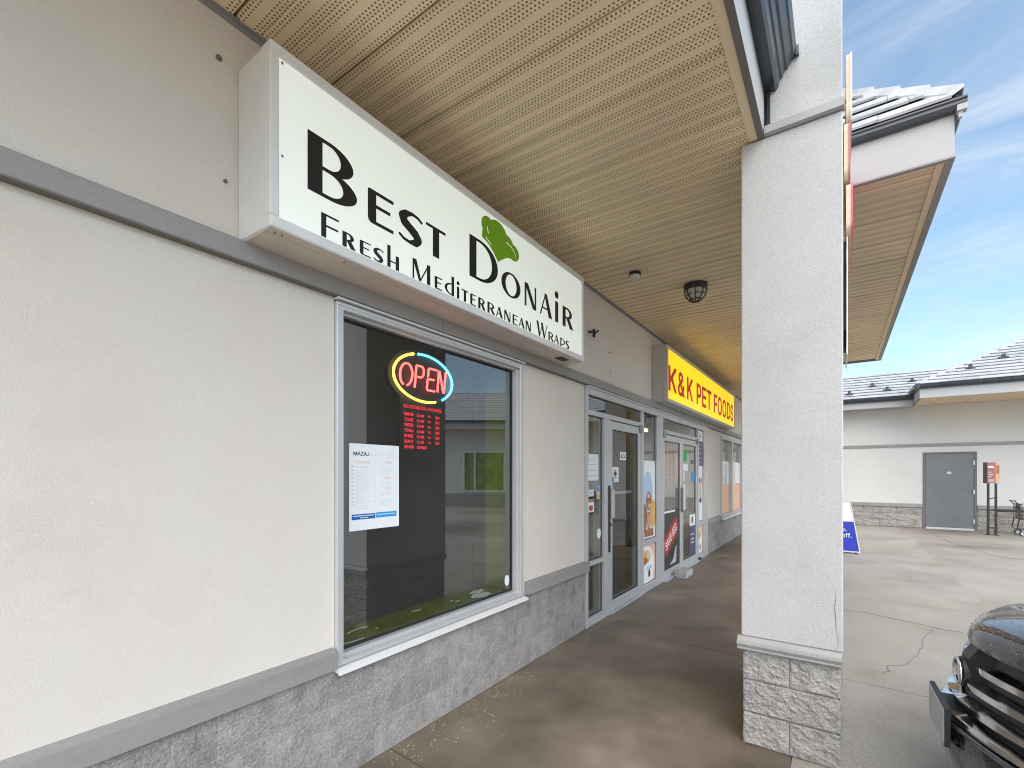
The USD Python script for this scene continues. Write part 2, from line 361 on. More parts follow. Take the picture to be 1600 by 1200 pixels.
def crack(pts, w, seed):
    r = np.random.default_rng(seed); P = np.array(pts, float); out = []
    for a, b in zip(P[:-1], P[1:]):
        n = max(2, int(np.linalg.norm(b - a) / .06))
        for t in np.linspace(0, 1, n, endpoint=False): out.append(a + (b - a) * t + r.normal(0, min(.010, w * 4), 2))
    out.append(P[-1]); out = np.array(out)
    segs = [LineString(out[i:i + 2]).buffer(w * r.uniform(.2, 1.4), cap_style=2, quad_segs=1) for i in range(len(out) - 1)]
    return unary_union(segs)
for i, (pts, w) in enumerate([([(2.156, 6.634), (2.366, 6.663), (2.59, 6.55), (2.798, 6.461), (2.963, 6.38), (3.12, 6.367)] , .0015), ([(2.883, 6.29), (2.811, 6.051), (2.762, 5.86), (2.744, 5.669), (2.701, 5.473), (2.636, 5.247), (2.587, 5.077), (2.538, 4.986), (2.433, 4.904)] , .0012), ([(2.433, 4.904), (2.44, 4.784), (2.394, 4.7)] , .001), ([(4.1, 17.6), (4.2, 14.6), (4.6, 12.6), (6.4, 11.2), (9, 10.3)], .003), ([(4.4, 9.4), (5.2, 9.9), (6.6, 9.6)], .003)]):
    z = .002 if pts[0][0] < 3.5 else 0.001
    part(ap, 'crack', ext(crack(pts, w, i), .003, '+z', (0, 0, -.001)), 'crackfill')
gr = np.random.default_rng(3); gv = []
for k in range(420):
    y = gr.uniform(1.6, 4.4); x = abs(gr.normal(0, .14)) + .03; s = gr.uniform(.0015, .0038)
    t = trimesh.creation.icosahedron(); t.apply_scale((s, s, s * .7)); t.apply_translation((x, y, s * .4)); gv.append(t)
solo('grit', cat(gv), 'grit', 'pale grit scattered along the foot of the block wall', 'grit', kind='stuff')

# ------------------------------------------------------------------ the shop building
B = thing('shop_building', 'long cream stucco strip mall with grey bands and a tan soffit over the walk', 'building')
YE = 17.96
ZS = 3.50
wall = [bx(-.2, 0, -4, 1.45, .60, 3.62), bx(-.2, 0, 1.45, 3.17, 2.47, 3.62), bx(-.2, 0, 3.17, 4.32, .60, 3.62), bx(-.2, 0, 4.32, 9.68, 2.47, 3.62),
        bx(-.2, 0, 9.68, 10.93, .60, 3.62), bx(-.2, 0, 10.93, 13.70, 2.40, 3.62), bx(-.2, 0, 13.70, YE, .60, 3.62)]
part(B, 'wall', cat(wall), 'stucco')
part(B, 'base_wall', bx(-.2, .0075, -4, 4.31, 0, .60), 'mortar'); part(B, 'base_wall', bx(-.2, .0075, 9.69, YE, 0, .60), 'mortar')
part(B, 'upper_band', cat(bx(.0, .044, -4, 2.2, 2.477, 2.563, .003), bx(.0, .044, 2.203, 7.7, 2.477, 2.563, .003), bx(.0, .044, 7.703, YE, 2.477, 2.563, .003)), 'trim_grey', 'flat grey painted band above the windows')
part(B, 'band_underside', bx(.0, .042, -4, YE, 2.4725, 2.4765), 'fascia_trim', 'dark strip painted as the shadow under the upper band')  # dark colour stands in for the shadow line below the band
def lowband(y0, y1):
    return prism_y([(0.0, .583), (.042, .583), (.042, .668), (.0, .687)], y0, y1)
part(B, 'lower_band', cat(lowband(-4, 1.44)), 'trim_grey')
part(B, 'lower_band', cat(lowband(3.215, 4.36)), 'trim_grey')
part(B, 'lower_band', cat(lowband(9.66, 10.90)), 'trim_grey')
part(B, 'lower_band', cat(lowband(13.73, YE)), 'trim_grey')

def split_block(w, h, depth, seed, nx=9, ny=5, amp=.014, edge=.006, freq=1.0):
    """A split-face block: rough front in the local xy plane (+z out), straight sides."""
    r = np.random.default_rng(seed)
    xs = np.linspace(0, w, nx); zs = np.linspace(0, h, ny)
    X, Z = np.meshgrid(xs, zs)
    off = r.uniform(0, 50, 3)
    q = np.stack([X * 13 + off[0] + Z * 9, Z * 17 + off[1], np.full_like(X, off[2])], -1) * freq
    D = (meshkit.fbm(q, 3, seed % 97) - .42) * 2 * amp
    D += amp * .5 * (r.uniform(0, 1, D.shape) - .5)
    e = np.minimum(np.minimum(X, w - X), np.minimum(Z, h - Z))
    D = np.where(e < 1e-6, -edge, D)
    if nx > 2: 
        inner = (X > 1e-6) & (X < w - 1e-6)
        X = np.where(inner & (e > 1e-6), X + r.uniform(-.25, .25, X.shape) * w / nx, X)
    v = np.stack([X, Z, D], -1).reshape(-1, 3); f = []
    for j in range(ny - 1):
        for i in range(nx - 1):
            a = j * nx + i; f += [(a, a + 1, a + nx + 1), (a, a + nx + 1, a + nx)] if (i + j) % 2 else [(a, a + 1, a + nx), (a + 1, a + nx + 1, a + nx)]
    ring = [i for i in range(nx)] + [j * nx + nx - 1 for j in range(1, ny)] + [(ny - 1) * nx + i for i in range(nx - 2, -1, -1)] + [j * nx for j in range(ny - 2, 0, -1)]
    k0 = len(v); back = v[ring].copy(); back[:, 2] = -depth; v = np.vstack([v, back])
    n = len(ring)
    for i in range(n):
        j = (i + 1) % n; f += [(ring[i], k0 + i, k0 + j), (ring[i], k0 + j, ring[j])]
    return trimesh.Trimesh(v, f, process=False)
def place(m, face, at):
    return trimesh.Trimesh(m.vertices @ AX[face].T + np.array(at, float), m.faces, process=False)
def block_run(parent, y0, y1, courses, mat, face, fixed, seed, step=.4, gap=.0045, amp=.012, nx=9, ny=5, ch=.1943, edge=.003):
    k = seed
    for c in range(courses):
        z0 = c * ch; s = y0 - (step / 2 if c % 2 else 0)
        while s < y1 - .02:
            a, b = max(s, y0), min(s + step, y1)
            if b - a > .05:
                m = split_block(b - a - gap, ch - gap, .012, k, nx=max(4, int(nx * (b - a) / step)), ny=ny, amp=amp, edge=edge)
                at = (fixed, a + gap / 2, z0 + gap / 2) if face == '+x' else (a + gap / 2, fixed, z0 + gap / 2)
                part(parent, 'block', place(m, face, at), mat)
            k += 1; s += step
block_run(B, -.7, 4.31, 3, 'block', '+x', .012, 100, amp=.007)
block_run(B, 9.69, 14.5, 3, 'block', '+x', .012, 400, amp=.009, nx=7, ny=4)
part(B, 'base_wall', bx(-.012, .012, -4, -.704, 0, .583), 'block'); part(B, 'base_wall', bx(-.012, .012, 14.504, YE, 0, .583), 'block')
# wall fixings left in the stucco
for (y, z, r) in [(.905, 3.30, .012), (.93, 2.80, .008), (1.0, 3.02, .004), (4.95, 2.93, .008), (4.98, 2.72, .007)]:
    part(B, 'wall_plug', cyl((.0, y, z), (.007, y, z), r, 10), 'fascia_trim')
part(B, 'wall_hook', cat(cyl((0, 4.42, 3.03), (.06, 4.42, 3.03), .012, 8), cyl((.06, 4.42, 3.05), (.06, 4.42, 2.97), .016, 8), cyl((.06, 4.42, 3.0), (.06, 4.52, 3.06), .010, 8)), 'black_metal')
# chalky scuffs
sc = [LineString([(.49 + .085 * math.cos(t), 1.425 + .028 * math.sin(t)) for t in np.linspace(a_, a_ + .35, 5)]).buffer(.0011) for a_ in (3.2, 3.8, 4.3, 4.9, 5.4)] + [LineString([(.500, 1.475), (.503, 1.466)]).buffer(.0016), LineString([(.545, 1.462), (.548, 1.455)]).buffer(.0016)]
part(B, 'scuff', ext(unary_union(sc), .0008, '+x', (0.0005, 0, 0)), 'white_metal', 'chalky white scuff on the stucco')

# --- shop window
W = part(B, 'window_frame', cat(
    bx(-.10, .022, 1.452, 1.492, .585, 2.455, .003), bx(-.10, .022, 3.130, 3.170, .585, 2.455, .003),
    bx(-.10, .022, 1.492, 3.130, 2.415, 2.455, .003), bx(-.10, .022, 1.492, 3.130, .585, .612, .003),
    bx(-.068, -.010, 1.492, 1.508, .612, 2.415), bx(-.068, -.010, 3.108, 3.130, .612, 2.415), bx(-.068, -.010, 1.508, 3.108, 2.400, 2.415), bx(-.068, -.010, 1.508, 3.108, .612, .634)), 'aluminium')
part(W, 'head_flashing', cat(bx(0, .040, 1.445, 3.178, 2.461, 2.471, .002), bx(.0225, .027, 1.455, 3.168, 2.437, 2.441)), 'white_metal')
part(W, 'sill', prism_y([(-.10, .583), (.030, .578), (.056, .570), (.058, .553), (.050, .553), (.047, .562), (-.0, .566), (-.10, .570)], 1.440, 3.190), 'white_metal')
part(W, 'gasket', cat(bx(-.062, -.045, 1.509, 1.518, .636, 2.399), bx(-.062, -.045, 3.098, 3.107, .636, 2.399), bx(-.062, -.045, 1.518, 3.098, 2.389, 2.399), bx(-.062, -.045, 1.518, 3.098, .635, .645)), 'gasket')
part(W, 'pane', bx(-.062, -.056, 1.518, 3.098, .645, 2.389), 'glass')
part(B, 'display_ledge', bx(-.36, -.105, 1.40, 3.155, .590, .628), 'olive', 'green painted ledge inside the shop window')
part(B, 'display_panel', cat(bx(-.40, -.362, 1.30, 2.88, .60, 3.0), bx(-.40, -.362, 2.99, 3.2, .60, 3.0), bx(-.396, -.366, 2.88, 2.99, .60, 3.0), bx(-.362, -.2, 1.30, 1.40, .60, 2.6), bx(-.362, -.2, 1.30, 3.2, 2.6, 2.62)), 'dark_panel', 'dark grey boards closing off the shop window')
part(B, 'display_side', bx(-.362, -.11, 3.157, 3.20, .60, 2.6), 'olive')
# paint chips and rubbish on the ledge
def blob(cx, cz, rx, rz, seed, n=18, jag=.25):
    r = np.random.default_rng(seed); t = np.linspace(0, 2 * np.pi, n, endpoint=False)
    k = 1 + jag * r.uniform(-1, 1, n)
    return Polygon(np.column_stack([cx + rx * k * np.cos(t), cz + rz * k * np.sin(t)]))
tp = part(B, 'torn_paper', ext(unary_union([blob(-.17, 2.86, .05, .10, 4, jag=.18), blob(-.26, 2.93, .03, .08, 5), blob(-.2, 2.62, .012, .018, 6), blob(-.24, 2.60, .01, .012, 7)]), .002, '+z', (0, 0, .629)), 'white_paper', 'torn white paper scraps on the window ledge')
part(B, 'torn_paper', ext(unary_union([LineString([(-.14, 1.60), (-.12, 1.64), (-.12, 1.72)]).buffer(.006), LineString([(-.26, 1.72), (-.28, 1.78), (-.27, 1.86)]).buffer(.006), blob(-.2, 1.88, .008, .008, 8), LineString([(-.28, 2.25), (-.26, 2.30)]).buffer(.008)]), .002, '+z', (0, 0, .629)), 'white_paper')

# --- long shopfront of both shops
A1 = 'aluminium'
SF = part(B, 'storefront_frame', cat(
    bx(-.12, .020, 4.325, 4.375, .0, 2.455, .003), bx(-.12, .020, 4.375, 9.63, 2.385, 2.455, .003), bx(-.12, .020, 9.63, 9.675, 0, 2.455, .003),
    bx(-.12, .018, 4.375, 5.95, 2.178, 2.232, .003), bx(-.12, .018, 4.77, 4.93, .0, 2.178, .003), bx(-.12, .018, 4.375, 4.77, .62, .668, .003), bx(-.12, .018, 4.375, 4.77, 0, .085, .003),
    bx(-.12, .020, 5.95, 6.03, 0, 2.385, .003), bx(-.12, .018, 6.03, 6.59, .62, .692, .003), bx(-.12, .018, 6.03, 6.59, 0, .095, .003), bx(-.12, .020, 6.59, 6.85, 0, 2.385, .003),
    bx(-.12, .018, 6.85, 8.89, 2.165, 2.222, .003), bx(-.12, .020, 8.89, 8.95, 0, 2.385, .003), bx(-.12, .018, 8.95, 9.38, .62, .692, .003), bx(-.12, .018, 8.95, 9.38, 0, .095, .003), bx(-.12, .020, 9.38, 9.63, 0, 2.385, .003),
    bx(-.12, .03, 4.93, 5.95, 0, .018), bx(-.12, .06, 6.85, 8.89, 0, .022)), A1)
part(SF, 'head_flashing', cat(bx(0, .042, 4.33, 9.69, 2.4565, 2.4685, .002), bx(0.02, .026, 4.375, 9.63, 2.415, 2.421)), 'white_metal')
def pane(y0, y1, z0, z1, x=-.018):
    part(SF, 'pane', bx(x - .003, x + .003, y0, y1, z0, z1), 'glass')
    part(SF, 'gasket', cat(bx(x - .008, x + .006, y0, y0 + .008, z0, z1), bx(x - .008, x + .006, y1 - .008, y1, z0, z1), bx(x - .008, x + .006, y0, y1, z0, z0 + .008), bx(x - .008, x + .006, y0, y1, z1 - .008, z1)), 'gasket')
for a in [(4.375, 5.95, 2.232, 2.385), (4.375, 4.77, .668, 2.178), (4.375, 4.77, .085, .62), (6.03, 6.59, .692, 2.385), (6.03, 6.59, .095, .62), (6.85, 8.89, 2.222, 2.385), (8.95, 9.38, .692, 2.385), (8.95, 9.38, .095, .62)]:
    pane(*a)
def glass_door(y0, y1, ztop, name='door', hinge_right=True):
    st = .085
    d = part(B, name, cat(bx(-.075, -.022 + .03, y0, y0 + st, .022, ztop, .004), bx(-.075, .008, y1 - st, y1, .022, ztop, .004), bx(-.075, .008, y0 + st, y1 - st, ztop - .095, ztop, .004), bx(-.075, .008, y0 + st, y1 - st, .022, .135, .004)), 'aluminium')
    part(d, 'pane', bx(-.018, -.012, y0 + st, y1 - st, .135, ztop - .095), 'glass')
    part(d, 'gasket', cat(bx(-.02, -.006, y0 + st, y0 + st + .008, .135, ztop - .095), bx(-.02, -.006, y1 - st - .008, y1 - st, .135, ztop - .095), bx(-.02, -.006, y0 + st, y1 - st, .135, .143), bx(-.02, -.006, y0 + st, y1 - st, ztop - .103, ztop - .095)), 'gasket')
    return d
D1 = glass_door(4.935, 5.945, 2.17)
part(D1, 'handle', cat(bx(.010, .028, 4.95, 5.045, 1.07, 1.40, .006)), 'aluminium', 'pull plate of the glass door')
part(D1, 'push_bar', cat(bx(-.10, -.08, 5.02, 5.86, 1.325, 1.36, .005), bx(-.10, -.045, 5.02, 5.13, 1.29, 1.40, .005)), 'aluminium')
part(D1, 'lock', cyl((.008, 4.975, 1.0), (.022, 4.975, 1.0), .018, 12), 'aluminium_dark')
part(D1, 'pivot', bx(.008, .034, 5.87, 5.95, 2.10, 2.20, .004), 'aluminium_dark')
part(SF, 'latch_guard', bx(.018, .026, 4.875, 4.925, .70, 1.44, .002), 'gasket', 'black strip beside the door handle')
D2 = glass_door(6.855, 7.865, 2.155); D3 = glass_door(7.875, 8.885, 2.155)
part(D2, 'handle', cat(bx(.010, .05, 7.79, 7.83, .95, 1.35, .006)), 'aluminium_dark'); part(D2, 'push_bar', bx(-.10, -.08, 6.95, 7.78, 1.20, 1.28, .005), 'aluminium_dark')
part(D3, 'handle', cat(bx(.010, .026, 7.91, 8.03, .98, 1.40, .006)), 'white_metal'); part(D3, 'handle', cat(bx(.010, .022, 7.93, 8.0, 1.45, 1.6, .004)), 'white_metal')
part(D2, 'pivot', bx(.008, .034, 6.86, 6.94, 2.10, 2.20, .004), 'aluminium_dark'); part(D3, 'pivot', bx(.008, .034, 8.80, 8.88, 2.10, 2.20, .004), 'aluminium_dark')
part(D2, 'door_sweep', bx(-.01, .05, 8.9, 8.99, .0, .05), 'gasket')
def grid_bars(y0, y1, z0, z1, ny, nz, x):
    return cat([bx(x - .005, x + .005, y - .006, y + .006, z0, z1) for y in np.linspace(y0, y1, ny)] + [bx(x - .006, x + .006, y0, y1, z - .006, z + .006) for z in np.linspace(z0, z1, nz)])
part(B, 'security_grille', grid_bars(6.05, 6.57, .72, 2.36, 5, 10, -.17), 'grille_white')
part(D2, 'security_grille', grid_bars(6.95, 7.77, .16, 2.05, 6, 8, -.14), 'grille_white')
part(D3, 'security_grille', grid_bars(7.97, 8.79, .16, 2.05, 6, 8, -.14), 'grille_white')
# --- window pair beyond the pet shop
W2 = part(B, 'window_frame', cat(bx(-.10, .028, 10.93, 10.97, .62, 2.40, .004), bx(-.10, .028, 12.16, 12.26, .67, 2.335, .004), bx(-.10, .028, 13.66, 13.70, .62, 2.40, .004), bx(-.10, .028, 10.97, 13.66, 2.335, 2.40, .004), bx(-.10, .028, 10.97, 13.66, .62, .67, .004)), 'aluminium')
part(W2, 'sill', prism_y([(-.10, .617), (.035, .605), (.075, .597), (.078, .572), (.066, .572), (-.0, .588), (-.10, .592)], 10.91, 13.72), 'white_metal')
part(W2, 'pane', bx(-.062, -.056, 10.97, 12.16, .67, 2.335), 'glass'); part(W2, 'pane', bx(-.062, -.056, 12.26, 13.66, .67, 2.335), 'glass')
# --- rooms behind the glass
part(B, 'interior_wall', cat(bx(-3.2, -3.1, 3.3, 6.4, 0, 2.9), bx(-3.1, -.21, 6.33, 6.42, 0, 2.9), bx(-3.1, -.42, 3.22, 3.30, 0, 2.9), bx(-3.1, -.2, 3.3, 6.33, 2.75, 2.8)), 'room_dark')
part(B, 'interior_wall', cat(bx(-1.7, -1.6, 5.3, 6.33, 0, 2.75)), 'olive_dark')
part(B, 'interior_floor', bx(-3.1, -.125, 3.3, 6.33, -.03, 0.0), 'room_floor')
part(B, 'interior_wall', cat(bx(-5.2, -5.1, 6.42, 15.0, 0, 2.9), bx(-5.1, -.2, 14.9, 15.0, 0, 2.9), bx(-5.1, -.2, 6.42, 14.9, 2.75, 2.8)), 'room_light')
part(B, 'interior_floor', bx(-5.1, -.125, 6.42, 14.9, -.03, 0.0), 'room_floor')
for yy in (7.2, 8.9, 10.6, 12.3):
    for xx in (-2.2, -4.2):
        part(B, 'ceiling_lamp', bx(xx - .15, xx + .15, yy - .3, yy + .3, 2.72, 2.745), 'lamp_panel')
for i, (xx, yy, w_) in enumerate([(-2.2, 8.0, 1.6), (-2.2, 10.4, 1.8), (-3.6, 7.2, 1.0)]):
    part(B, 'shop_shelf', cat([bx(xx - .2, xx + .2, yy - w_ / 2, yy + w_ / 2, z, z + .03) for z in (.1, .5, .9, 1.3)] + [bx(xx - .2, xx + .2, yy - w_ / 2 - .03, yy - w_ / 2, 0, 1.5), bx(xx - .2, xx + .2, yy + w_ / 2, yy + w_ / 2 + .03, 0, 1.5)]), 'room_dark')
part(B, 'curtain', bx(-1.2, -1.15, 5.75, 5.85, 0, 1.7), 'wood_tan')

# --- soffit: ribbed perforated panels, each its own piece
PIT = .4483
def soffit_panel(y0, x0, x1, z=ZS, n=4):
    q = PIT / 4; pts = [(y0 + .005, z + .03), (y0 + .005, z + .010)]
    for k in range(n):
        a = y0 + k * q
        if k: pts += [(a - .012, z), (a - .005, z + .004), (a + .005, z + .004), (a + .012, z)]
        else: pts += [(a + .011, z)]
    y9 = y0 + n * q
    pts += [(y9 - .012, z), (y9 - .005, z + .010), (y9 - .005, z + .03)]
    return prism_x(pts, x0, x1)
YS0 = 1.407 - 7 * PIT
k = 0
while YS0 + k * PIT < YE - .3:
    y0 = YS0 + k * PIT
    wide = 3.80 < y0 + .2 < 10.05
    x1 = 2.655 if wide else 1.735
    if 3.4 < y0 < 3.7: x1 = 1.735
    part(B, 'soffit_panel', soffit_panel(y0, .018, x1), 'soffit')
    k += 1
part(B, 'soffit_panel', soffit_panel(4.0966 - 2 * PIT / 4 + .02, 2.137, 2.655, n=2), 'soffit')
part(B, 'soffit_trim', cat(prism_y([(.0, ZS - .022), (.006, ZS - .022), (.006, ZS - .004), (.028, ZS - .004), (.028, ZS - .0005), (0, ZS - .0005)], YS0, YE)), 'trim_grey')
part(B, 'soffit_trim', bx(1.69, 1.734, YS0, 3.02, ZS - .010, ZS - .001), 'soffit_trim'); part(B, 'soffit_trim', bx(1.69, 1.734, 10.06, YE, ZS - .010, ZS - .001), 'soffit_trim')
part(B, 'soffit_deck', cat(bx(-.05, 1.735, YS0, YE, ZS + .031, ZS + .05), bx(1.735, 2.655, 3.90, 10.05, ZS + .031, ZS + .05)), 'fascia_trim')
part(B, 'fascia', bx(1.7365, 1.764, YS0, 3.05, ZS - .008, 3.80), 'fascia'); part(B, 'fascia', bx(1.7365, 1.764, 10.06, YE, ZS - .008, 3.80), 'fascia')
part(B, 'fascia_edge', bx(1.7345, 1.768, YS0, 3.048, ZS - .016, ZS - .009), 'fascia_trim'); part(B, 'fascia_edge', bx(1.7345, 1.768, 10.06, YE, ZS - .016, ZS - .009), 'fascia_trim')
GUT = [(1.766, 3.757), (1.822, 3.745), (1.835, 3.762), (1.845, 3.800), (1.853, 3.803), (1.868, 3.838), (1.878, 3.841), (1.902, 3.880), (1.912, 3.884), (1.925, 3.915), (1.917, 3.917), (1.900, 3.892), (1.83, 3.785), (1.815, 3.762), (1.776, 3.768), (1.776, 3.93), (1.766, 3.93)]
part(B, 'gutter', prism_y(GUT, YS0, 3.047), 'gutter', 'dark ribbed eaves gutter ending at the pillar')
part(B, 'gutter', prism_y(GUT, 10.06, YE), 'gutter')
part(B, 'gutter_end', cat(bx(1.918, 1.935, 3.02, 3.045, 3.885, 3.935), bx(1.78, 1.795, 3.03, 3.05, 3.56, 3.75)), 'gutter')
# canopy reaching out past the pillar
CX, CY0, CY1 = 2.69, 3.86, 10.06
part(B, 'fascia', cat(bx(2.136, CX, CY0, CY0 + .03, ZS - .006, 3.775, .003), bx(CX - .03, CX, CY0 + .03, CY1, ZS - .006, 3.775, .003), bx(1.77, CX - .03, CY1 - .03, CY1, ZS - .006, 3.775, .003)), 'fascia', 'pale fascia of the canopy beyond the pillar')
part(B, 'fascia_edge', cat(bx(2.137, CX + .004, CY0 - .004, CY0 + .034, ZS - .016, ZS - .007), bx(CX - .036, CX + .004, CY0 + .034, CY1, ZS - .016, ZS - .007), bx(1.77, CX - .036, CY1 - .036, CY1, ZS - .016, ZS - .007)), 'trim_grey')
part(B, 'soffit_trim', bx(2.612, 2.653, CY0 + .035, CY1 - .04, ZS - .010, ZS - .001), 'soffit_trim')
CG = [(0.0, 3.748), (.012, 3.744), (.035, 3.752), (.046, 3.775), (.044, 3.792), (.052, 3.800), (.050, 3.812), (0.0, 3.812)]
part(B, 'gutter', prism_x([(CY0 - p[0] - .001, p[1]) for p in CG], 2.136, CX + .05), 'gutter')
part(B, 'gutter', prism_y([(CX + .001 + p[0], p[1]) for p in CG], CY0 + .0, CY1), 'gutter')
part(B, 'gutter_end', cat(bx(CX + .004, CX + .05, CY0 - .046, CY0 - .004, 3.735, 3.77), bx(CX + .012, CX + .03, CY0 - .035, CY0 - .012, 3.70, 3.735)), 'fascia')
# roof of the canopy: tiles laid one by one on the hip that faces the camera
S = 1.10; RISE = 1.0
def roofslab(e, d, z0, s):
    """Plane patch rising from eave points."""
    return None
hx, hy, hz = CX + .05, CY0 - .05, 3.812
top = .95
v = np.array([(1.2, hy, hz - .012), (hx, hy, hz - .012), (hx - top, hy + top, hz - .012 + S * top), (1.2, hy + top, hz - .012 + S * top),
              (hx, CY1 + .05, hz - .012), (hx - top, CY1 + .05 - top, hz - .012 + S * top), (1.2, CY1 + .05, hz - .012), (1.2, CY1 + .05 - top, hz - .012 + S * top)])
part(B, 'roof', trimesh.Trimesh(v, [(0, 1, 2), (0, 2, 3), (1, 4, 5), (1, 5, 2), (4, 6, 7), (4, 7, 5), (3, 2, 5), (3, 5, 7)], process=False), 'roofjoint_shade')
part(B, 'roof', cat(prism_y([(1.70, 3.93), (1.78, 3.93), (-2.0, 6.2), (-2.0, 6.1)], YS0, 3.04), prism_y([(1.70, 3.93), (1.78, 3.93), (-2.0, 6.2), (-2.0, 6.1)], 4.2, YE), prism_y([(-.2, 3.62), (0.0, 3.62), (0.0, 4.7), (-.2, 4.6)], -4, YE)), 'rooftile')
EXPO = .172; cs = 1 / math.hypot(1, S); sn = S * cs
def tile(w, L, th=.022):
    """Local: x along eave, y up the slope, z normal; butt edge at y=0 is thick."""
    v = np.array([(0, 0, th * .35), (w, 0, th * .35), (w, L, 0), (0, L, 0), (0, .004, th), (w, .004, th), (w, L, .006), (0, L, .006)])
    f = [(0, 2, 1), (0, 3, 2), (4, 5, 6), (4, 6, 7), (0, 1, 5), (0, 5, 4), (1, 2, 6), (1, 6, 5), (2, 3, 7), (2, 7, 6), (3, 0, 4), (3, 4, 7)]
    return v, f
def lay_tiles(parent, x_lo, x_hi_of, y_e, z_e, rows, seed, tw=.34, expo=EXPO, slope=S, gapt=.03):
    cs = 1 / math.hypot(1, slope); sn = slope * cs
    r = np.random.default_rng(seed)
    for k in range(rows):
        u0 = k * expo; xe = x_hi_of((u0 + expo * .5) * cs); xs_ = x_lo if not callable(x_lo) else x_lo((u0 + expo * .5) * cs)
        x = xs_ - r.uniform(0, tw)
        while x < xe:
            w = tw * r.uniform(.85, 1.15); a, b = max(x, xs_), min(x + w, xe)
            if b - a > .03:
                vv, ff = tile(b - a - .003, expo - gapt); vv = vv + [0, 0, 0]
                vv[:, 2] += r.uniform(0, .004)
                P = np.column_stack([a + vv[:, 0], y_e + (u0 + vv[:, 1]) * cs - vv[:, 2] * sn, z_e + (u0 + vv[:, 1]) * sn + vv[:, 2] * cs])
                part(parent, 'roof_tile', trimesh.Trimesh(P, ff, process=False), 'rooftile')
            x += w
lay_tiles(B, 1.25, lambda d: hx - d - .01, hy, hz, 7, 21)
rt = np.random.default_rng(55)
for k in range(7):   # the same tiles on the side of the canopy that faces the lot
    u0 = k * EXPO; d = (u0 + EXPO * .5) * cs; y = hy + d - rt.uniform(0, .3); ye_ = CY1 + .05 - d
    while y < ye_:
        w = .40 * rt.uniform(.85, 1.15); a, b = max(y, hy + d + .01), min(y + w, ye_)
        if b - a > .03:
            vv, ff = tile(b - a - .003, EXPO - .03)
            P = np.column_stack([hx - (u0 + vv[:, 1]) * cs + vv[:, 2] * sn, a + vv[:, 0], hz + (u0 + vv[:, 1]) * sn + vv[:, 2] * cs])
            part(B, 'roof_tile', trimesh.Trimesh(P, ff, process=False), 'rooftile')
        y += w
for k in range(7):   # hip caps
    d0, d1 = k * .135 + .02, (k + 1) * .135 + .045
    if d1 > .97: break
    def hp(d, side, up): 
        o = .062
        base = np.array([hx - d, hy + d, hz + S * d])
        off = {-1: np.array([-o * 1.0, 0, 0]), 1: np.array([0, o * 1.0, 0]), 0: np.zeros(3)}[side]
        return base + off + np.array([0.006, -0.006, .012 + up])
    lo = [hp(d0, -1, .012), hp(d0, 0, .045), hp(d0, 1, .012)]; hi = [hp(d1, -1, -.008), hp(d1, 0, .022), hp(d1, 1, -.008)]
    vv = np.array(lo + hi + [p - [0, 0, .022] for p in lo] + [p - [0, 0, .015] for p in hi])
    ff = [(0, 1, 4), (0, 4, 3), (1, 2, 5), (1, 5, 4), (6, 7, 1), (6, 1, 0), (7, 8, 2), (7, 2, 1), (6, 0, 3), (6, 3, 9), (2, 8, 11), (2, 11, 5), (9, 10, 7), (9, 7, 6), (10, 11, 8), (10, 8, 7)]
    part(B, 'hip_cap', trimesh.Trimesh(vv, ff, process=False), 'rooftile')

